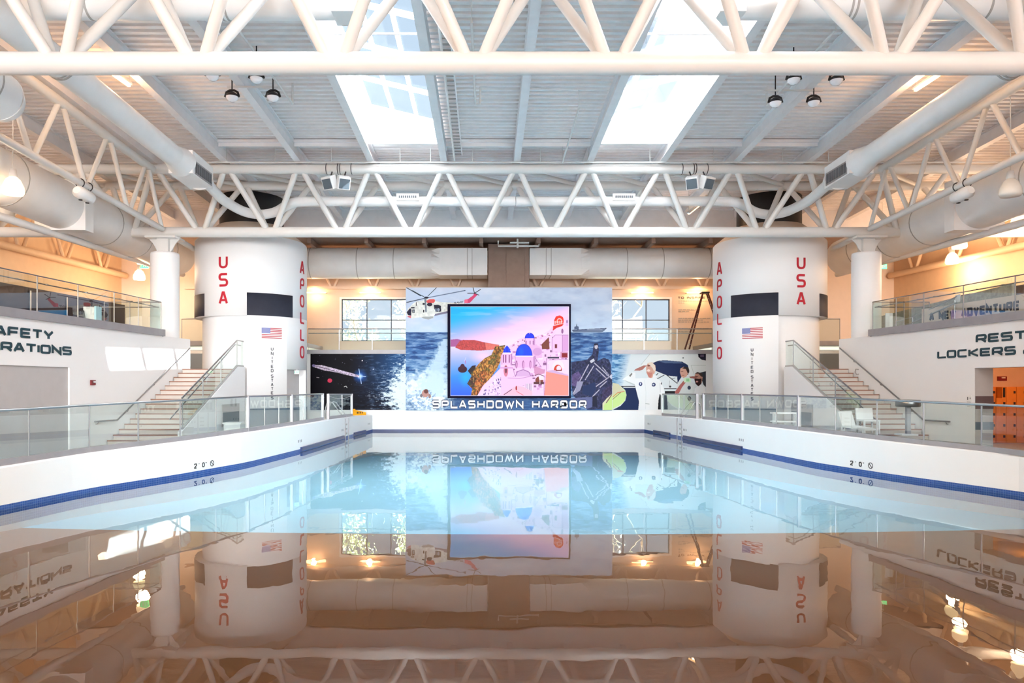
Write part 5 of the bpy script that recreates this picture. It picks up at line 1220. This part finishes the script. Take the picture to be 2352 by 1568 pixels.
# third man with beard
A.poly([(1840, 820), (1960, 720), (2060, 800), (2080, 960), (1830, 960)], wh); A.poly([(1840, 520), (1900, 470), (1980, 490), (2010, 580), (1990, 700), (1900, 750), (1850, 680), (1830, 600)], (186, 140, 124)); A.poly([(1840, 500), (1900, 460), (1990, 490), (2020, 570), (1980, 560), (1920, 500)], (70, 58, 54)); A.poly([(1830, 620), (1870, 600), (1930, 610), (1990, 600), (1980, 720), (1920, 770), (1860, 720)], (54, 34, 36)); A.ell(1890, 670, 26, 18, (206, 150, 140)); A.poly([(1720, 560), (1860, 550), (1900, 570), (1850, 610), (1740, 590)], (150, 92, 84)); A.line([(1860, 555), (1910, 565)], 1.2, (60, 40, 40)); A.rect(1970, 960, 2010, 1030, (30, 30, 38))
A.poly([(1120, 960), (1840, 960), (2080, 960), (2080, 1280), (1120, 1280)], (206, 214, 214), .8); A.poly([(1180, 960), (1240, 960), (1260, 1270), (1180, 1270)], (44, 48, 58), .8); A.ell(1725, 1030, 40, 50, (60, 66, 76), .8); A.rect(2090, 60, 2260, 1280, (224, 228, 230))
wallprint('wall_mural', 'mural of three saluting men in white before a spacecraft', A)

# ================================================================== SMALL THINGS
# exit signs
def exitsign(px, py, Y, label, top):
    p = P(px, py, Y); t = thing('exit_sign', label, 'exit sign', p, 'green exit signs')
    MB().box(p.x-.2, p.x+.2, p.y-.03, p.y+.03, p.z-.12, p.z+.12).build('housing', M['exitg'], t)
    mb = MB(); text(mb, 'EXIT', lambda x, y, d: Vector((x, p.y-.032-d, y)), p.x, p.z-.07, .14, w=.62, t=.2, gap=.2, r=.1, d1=.004, align='c'); mb.build('lettering', M['letterwhite'], t)
    MB().tube([(p.x, p.y, p.z+.11), (p.x, p.y, top)], .015, 6).build('stem', M['steel'], t)
exitsign(332, 610, 35.3, 'green EXIT sign between two lamps beside the SAFETY side column', zr(35.3)+.02)
exitsign(2027, 612, 36.0, 'green EXIT sign beside the LOCKERS side column', zr(36)+.02)
ph, Yh = hit(-1, 682, RD-.1); p = P(682, 855, Yh-.35); t = thing('exit_sign', 'small pale exit sign hung in the drum doorway', 'exit sign', p, 'green exit signs')
MB().box(p.x-.11, p.x+.11, p.y-.02, p.y+.02, p.z-.07, p.z+.09).build('housing', M['plastic'], t)
mb = MB(); text(mb, 'EXIT', lambda x, y, d: Vector((x, p.y-.022-d, y)), p.x, p.z-.03, .08, w=.62, t=.2, gap=.2, r=.1, d1=.004, align='c'); mb.build('lettering', M['exitg'], t)
MB().beam((p.x, p.y, p.z+.12), (p.x+.03, p.y+.32, p.z+.12), .06, .04).build('bracket', M['plastic'], t)
# alarm and paper signs on the side walls
Y = solveY(lambda y: c0-u_wall(y), 212, 15, 31); z = zpy(878, Y); x = c0-u_wall(Y)
t = thing('fire_alarm', 'small dark red fire alarm on the SAFETY OPERATIONS wall', 'fire alarm', (x, Y, z)); MB().box(x, x+.05, Y-.13, Y+.13, z-.09, z+.08).build('housing', M['alarm'], t); MB().box(x+.05, x+.065, Y-.03, Y+.1, z-.01, z+.05).build('strobe', M['plastic'], t)
Y = solveY(lambda y: c0+u_wall(y), 2226, 15, 31); x = c0+u_wall(Y)
t = thing('notice', 'small notice with black symbols beside the locker room opening', 'notice', (x, Y, 1.9))
MB().box(x-.012, x, Y-.12, Y+.12, 1.65, 2.05).build('sheet', M['paper'], t)
mb = MB(); mb.box(x-.016, x-.012, Y+.04, Y+.075, 1.9, 2.0).box(x-.016, x-.012, Y-.08, Y-.05, 1.93, 1.98)
for k in range(4): mb.box(x-.015, x-.012, Y-.09, Y+.09, 1.68+k*.05, 1.69+k*.05)
mb.build('symbols', M['charcoal'], t)
Y = solveY(lambda y: c0+u_wall(y), 1970, 20, 31.4); x = c0+u_wall(Y); z = zpy(854, Y)
t = thing('call_hook', 'small curved hook shaped fixture on the wall above the LOCKERS stairs', 'wall fixture', (x, Y, z)); MB().tube([(x-.02, Y-.1, z+.1), (x-.05, Y+.05, z+.12), (x-.06, Y+.1, z), (x-.05, Y, z-.1), (x-.02, Y-.1, z-.09)], .02, 6).build('hook', M['seam'], t)
# lockers
n = 0
for ci in range(7):
    xl = 17.6+ci*.37; t = thing('locker', f'orange locker column, {ORD[ci]} from the tiled jamb side', 'locker', (xl, 26.7, .3), 'orange lockers')
    MB().box(xl, xl+.365, 26.68, 27.2, .3, 2.32).build('carcass', M['locker'], t)
    for ri in range(5):
        za = .33+ri*.398; opened = (ci == 2 and ri == 4)
        if opened:
            d = MB().box(xl+.01, xl+.03, 26.34, 26.66, za, za+.385).build('door', M['locker'], t); MB().box(xl+.04, xl+.345, 26.672, 26.684, za+.02, za+.37).build('opening', M['black'], t)
        else: d = MB().box(xl+.008, xl+.357, 26.655, 26.68, za, za+.388).build('door', M['locker'], t)
        MB().box(xl+.26, xl+.32, 26.63, 26.66, za+.16, za+.25).build('lock', M['dark'], d) if not opened else None
t = thing('wall_horn', 'red alarm horn on the wall above the orange lockers', 'alarm', (18.9, 27.15, 2.62)); MB().box(18.75, 19.05, 27.1, 27.2, 2.54, 2.70).build('housing', M['alarm'], t); MB().box(18.85, 18.98, 27.08, 27.1, 2.63, 2.67).build('strobe', M['plastic'], t)
t = thing('ceiling_lamp', 'warm ceiling lamp inside the locker room', 'lamp', (18.5, 24.6, 3.25)); MB().lathe([(.22, .05), (.2, -.04), (0, -.07)], (18.5, 24.6, 3.25), 20).build('shade', M['lampglow'], t)
L = bpy.data.lights.new('lamp', 'POINT'); L.energy = 28; L.color = (1, .42, .14); L.shadow_soft_size = .2; lo = bpy.data.objects.new('lamp', L); C.objects.link(lo); lo.parent = t; lo.location = (0, 0, -.35)

# tall A-frame ladder on the back balcony
t = thing('step_ladder', 'tall red fibreglass A frame ladder on the back balcony', 'ladder', (11.3, 39.5, 4.17))
topL = P(1615, 673, 39.6); topR = P(1622, 673, 39.6)
def lad(pa, pb, pc, pd, nr, lab):
    for a, b in ((pa, pb), (pc, pd)): MB().beam(a, b, .07, .09).build('rail', M['fibre'], t)
    for k in range(1, nr):
        f = k/nr; MB().beam(Vector(pa).lerp(Vector(pb), f), Vector(pc).lerp(Vector(pd), f), .05, .03).build('rung', M['alu'], t)
lad(topL+Vector((-.04, -.1, 0)), P(1573, 802, 39.2)*1, topL+Vector((.05, .25, 0)), P(1583, 802, 39.9)*1, 11, 0)
lad(topR+Vector((.06, -.1, 0)), Vector((12.75, 39.2, 4.18)), topR+Vector((.1, .25, 0)), Vector((13.0, 40.1, 4.18)), 11, 0)
MB().obox(Vector((topL.x+.1, 39.68, topL.z+.02)), (.2, 0, 0), (0, .26, 0), (0, 0, .04)).build('top_cap', M['dark'], t)
# wall writing
t = thing('wall_writing', 'dark wall writing TO INSPIRE with rows of text behind the ladder', 'wall lettering', (11.5, 41.97, 6))
mb = MB(); xw = P(1557, 0, 41.98).x
text(mb, 'TO INSPIRE', lambda x, y, d: Vector((x, 41.995-d, y)), xw, zpy(686, 41.98), .13, w=1.2, t=.22, gap=.25, r=.3, d1=.01); mb.build('heading', M['charcoal'], t)
r2 = random.Random(4)
for py, le in ((691, 1.9), (695.5, .35), (711, 1.1), (715, .55), (731, 1.7), (735, 1.3), (739.5, 1.7), (754, 1.7), (761.5, .7)):
    x = xw+.03; mb = MB()
    while x < xw+le: w_ = r2.uniform(.06, .22); mb.box(x, x+w_, 41.985, 41.998, zpy(py+.8, 42), zpy(py-.8, 42)); x += w_+.04
    mb.build('text_row', M['seam'], t)
# A NEW ADVENTURE exhibit wall, panels
um = lambda y: u_wall(y)+1.25
t = thing('exhibit_wall', 'low beige exhibit wall with dark A NEW ADVENTURE letters on the LOCKERS balcony', 'exhibit wall', (c0+15.8, 24, 4.57))
MB().prism([(14, 4.565), (28.2, 4.565), (28.2, 5.27), (14, 5.27)], lambda y, z, d: (c0+um(y)+d, y, z), 0, .12).build('wall_panel', M['cream'], t)
mb = MB(); mpn = lambda x, y, d: Vector((c0+um(-x)-.002-d, -x, y)); text(mb, 'A NEW ADVENTURE', mpn, -27.75, 4.77, .31, w=.95, t=.27, gap=.2, r=.12, d1=.02, fit=4.2); mb.build('lettering', M['charcoal'], t)
sk_ = MB()
for y in (17, 19, 21, 23, 25, 27): sk_.box(c0+um(y)-.006, c0+um(y), y-.01, y+.01, 4.57, 5.27)
sk_.build('panel_joint', M['seam'], t)
t = thing('exhibit_panel', 'speckled grey exhibit panel behind the LOCKERS balcony glass', 'exhibit panel', (c0+18, 31, 4.57))
MB().prism([(26.0, 4.565), (34.5, 4.565), (34.5, 5.5), (26.0, 5.95)], lambda y, z, d: (c0+17.2-.05*(y-27)+d, y, z), 0, .1).build('panel', M['panelgrey'], t)
for s in (-1, 1):
    ya, yb_ = (15, 41.9) if s < 0 else (15, 36.4); t = thing('display_band', f'dark glass display band along the outer wall of the {WALLN[s]} balcony', 'display', (c0+s*(u_out(25)-.2), 25, 4.57), 'dark display bands')
    MB().prism([(ya, 4.565), (yb_, 4.565), (yb_, 6.9 if s < 0 else 6.8), (ya, 6.85)], lambda y, z, d: (c0+s*(u_out(y)-.25+d), y, z), 0, .1).build('glass_front', M['exhib'], t)
    for y in np.arange(ya+1, yb_, 2.6): MB().box(c0+s*(u_out(y)-.29)-.02, c0+s*(u_out(y)-.29)+.02, y-.04, y+.04, 4.57, 6.74).build('mullion', M['dark'] if int(y) % 2 else M['alu'], t)
# ramp rails on the LOCKERS balcony, kiosk on the other
t = thing('ramp_railing', 'grey ramp handrail with lit end plate behind the LOCKERS balcony glass', 'railing', (c0+15.6, 27.5, 4.57))
for dz in (0, -.22): MB().tube([(c0+15.75, 30.6, 5.0+dz), (c0+15.5, 29.0, 5.05+dz), (c0+15.35, 26.0, 5.5+dz*.9)], .028, 8).build('rail', M['seam'], t)
for y, z in ((29.0, 5.05), (26.4, 5.43)): MB().tube([(c0+15.5, y, 4.56), (c0+15.5, y, z)], .022, 8).build('post', M['metal'], t)
MB().obox((c0+15.32, 25.95, 5.42), (.04, .2, 0), (.0, .01, .0), (0, 0, .13)).build('end_plate', M['plastic'], t)
one(MB().box(c0+14.45, c0+14.72, 29.0, 29.06, 4.565, 5.2), 'wall_placard', M['plastic'], 'small white panel at the end of the LOCKERS balcony glass', 'panel')
p = P(211, 735, 28.3); t = thing('info_kiosk', 'white information desk with blue side and dark monitor on the SAFETY OPERATIONS balcony', 'kiosk', (p.x, 28.3, 4.57))
MB().box(p.x-.22, p.x+.2, 28.1, 28.5, 4.562, 5.36).build('cabinet', M['plastic'], t); MB().box(p.x+.2, p.x+.27, 28.1, 28.5, 4.562, 5.38).build('side_panel', M['poolblue'], t); MB().obox((p.x-.32, 28.0, 5.02), (.2, 0, .03), (0, .03, 0), (-.03, 0, .16)).build('monitor', M['dark'], t); MB().box(p.x-.36, p.x-.3, 28.0, 28.1, 4.562, 4.9).build('monitor_stand', M['dark'], t)

# poolside furniture
def lounge(x, y, z, rot, label):
    t = thing('lounge_chair', label, 'chair', (x, y, z), 'white plastic chairs'); R = Matrix.Rotation(rot, 3, 'Z'); f = lambda v: Vector((x, y, z))+R @ Vector(v)
    def ob(name, c, ax, ay, az): MB().obox(f(c), R @ Vector(ax), R @ Vector(ay), R @ Vector(az)).build(name, M['plastic'], t)
    ob('seat', (0, 0, .26), (.28, 0, 0), (0, .42, .03), (0, -.002, .025)); ob('backrest', (0, .52, .48), (.28, 0, 0), (0, .10, .27), (0, .024, -.01))
    for a in (-.25, .25):
        for b in (-.36, .34): ob('leg', (a, b, .12), (.025, 0, 0), (0, .025, 0), (0, 0, .12))
lounge(11.55, 22.9, .80, .35, 'white plastic lounge chair on the raised deck, nearest the railing'); 
t = thing('plastic_chair', 'white high backed plastic chair behind the lounge chair at the LOCKERS stairs', 'chair', (12.55, 24.4, .8))
MB().box(12.28, 12.82, 24.1, 24.6, 1.2, 1.25).build('seat', M['plastic'], t); MB().obox((12.55, 24.62, 1.42), (.28, 0, 0), (0, .03, .0), (0, .03, .2)).build('backrest', M['plastic'], t)
for a in (12.31, 12.79):
    for b in (24.13, 24.57): MB().box(a-.025, a+.025, b-.025, b+.025, .8, 1.2).build('leg', M['plastic'], t)
p = Vector((13.32, 23.4, .80)); t = thing('pedestal_table', 'round topped pedestal stand with thick grey metal top on the raised deck', 'table', p)
MB().lathe([(0, .9), (.33, .9), (.36, .93), (.36, 1.08), (.34, 1.12), (0, 1.13)], p, 32).build('top', M['metal'], t); MB().box(p.x-.06, p.x+.06, p.y-.06, p.y+.06, .82, 1.72).build('column', M['alu'], t); MB().box(p.x-.32, p.x+.2, p.y-.22, p.y+.22, .8, .85).build('base', M['plastic'], t)
# folded yellow caution sign on the pool wall
x, y, z = -6.32, 36.6, ztop(36.6); t = thing('caution_sign', 'yellow folded caution sign lying on the pool wall by the space mural', 'caution sign', (x, y, z))
MB().prism([(-.42, 0), (.5, 0), (.5, .13), (-.25, .27), (-.42, .3)], lambda a, b, d: (x+a*.62, y+a*.5+d, z+b), -.06, .06).build('board', M['yellow'], t)
mb = MB()
for k in range(4): mb.obox((x-.06+k*.07, y-.115+k*.057, z+.13), (.018, .015, 0), (.004, -.005, 0), (0, 0, .045))
mb.build('marks', M['black'], t); MB().obox((x-.24, y-.16, z+.16), (.06, .05, 0), (.03, -.04, 0), (0, 0, .155)).build('hinge_end', M['yellow'], t)
# things under the stairs
for s in (-1, 1):
    xs = c0+s*11.545
    t = thing('under_stair_hatch', f'grey hatch in the white wall under the {WALLN[s]} stairs', 'hatch', (xs, 30, .3), 'under stair hatches')
    MB().box(*sorted((xs-s*.03, xs)), 28.9, 30.9, .75, 1.62).build('hatch_panel', M['doorgrey'], t); MB().box(*sorted((xs-s*.035, xs-s*.03)), 28.95, 30.85, .78, 1.3).build('lower_panel', M['basegrey'], t)
t = thing('white_bin', 'white bin standing behind the railing under the SAFETY OPERATIONS stairs', 'bin', (-9.6, 28.2, .3)); MB().prism([(-.3, -.3), (.3, -.3), (.3, .3), (-.3, .3)], lambda a, b, d: (-9.6+a*(1+d*.1), 28.2+b*(1+d*.1), .3+d), 0, .62).build('body', M['plastic'], t); MB().box(-9.95, -9.25, 27.85, 28.55, .915, .97).build('lid', M['plastic'], t)
t = thing('lifeguard_bench', 'white slatted bench frame behind the railing under the LOCKERS stairs', 'bench', (11.4, 28.5, .3))
for z in (.62, .95, 1.28): MB().box(11.0, 12.0, 28.4, 28.75, z, z+.05).build('slat', M['plastic'], t)
for x in (11.12, 11.9): MB().box(x-.03, x+.03, 28.42, 28.5, .3, 1.33).build('leg', M['plastic'], t); MB().box(x-.03, x+.03, 28.66, 28.74, .3, 1.33).build('leg', M['plastic'], t)
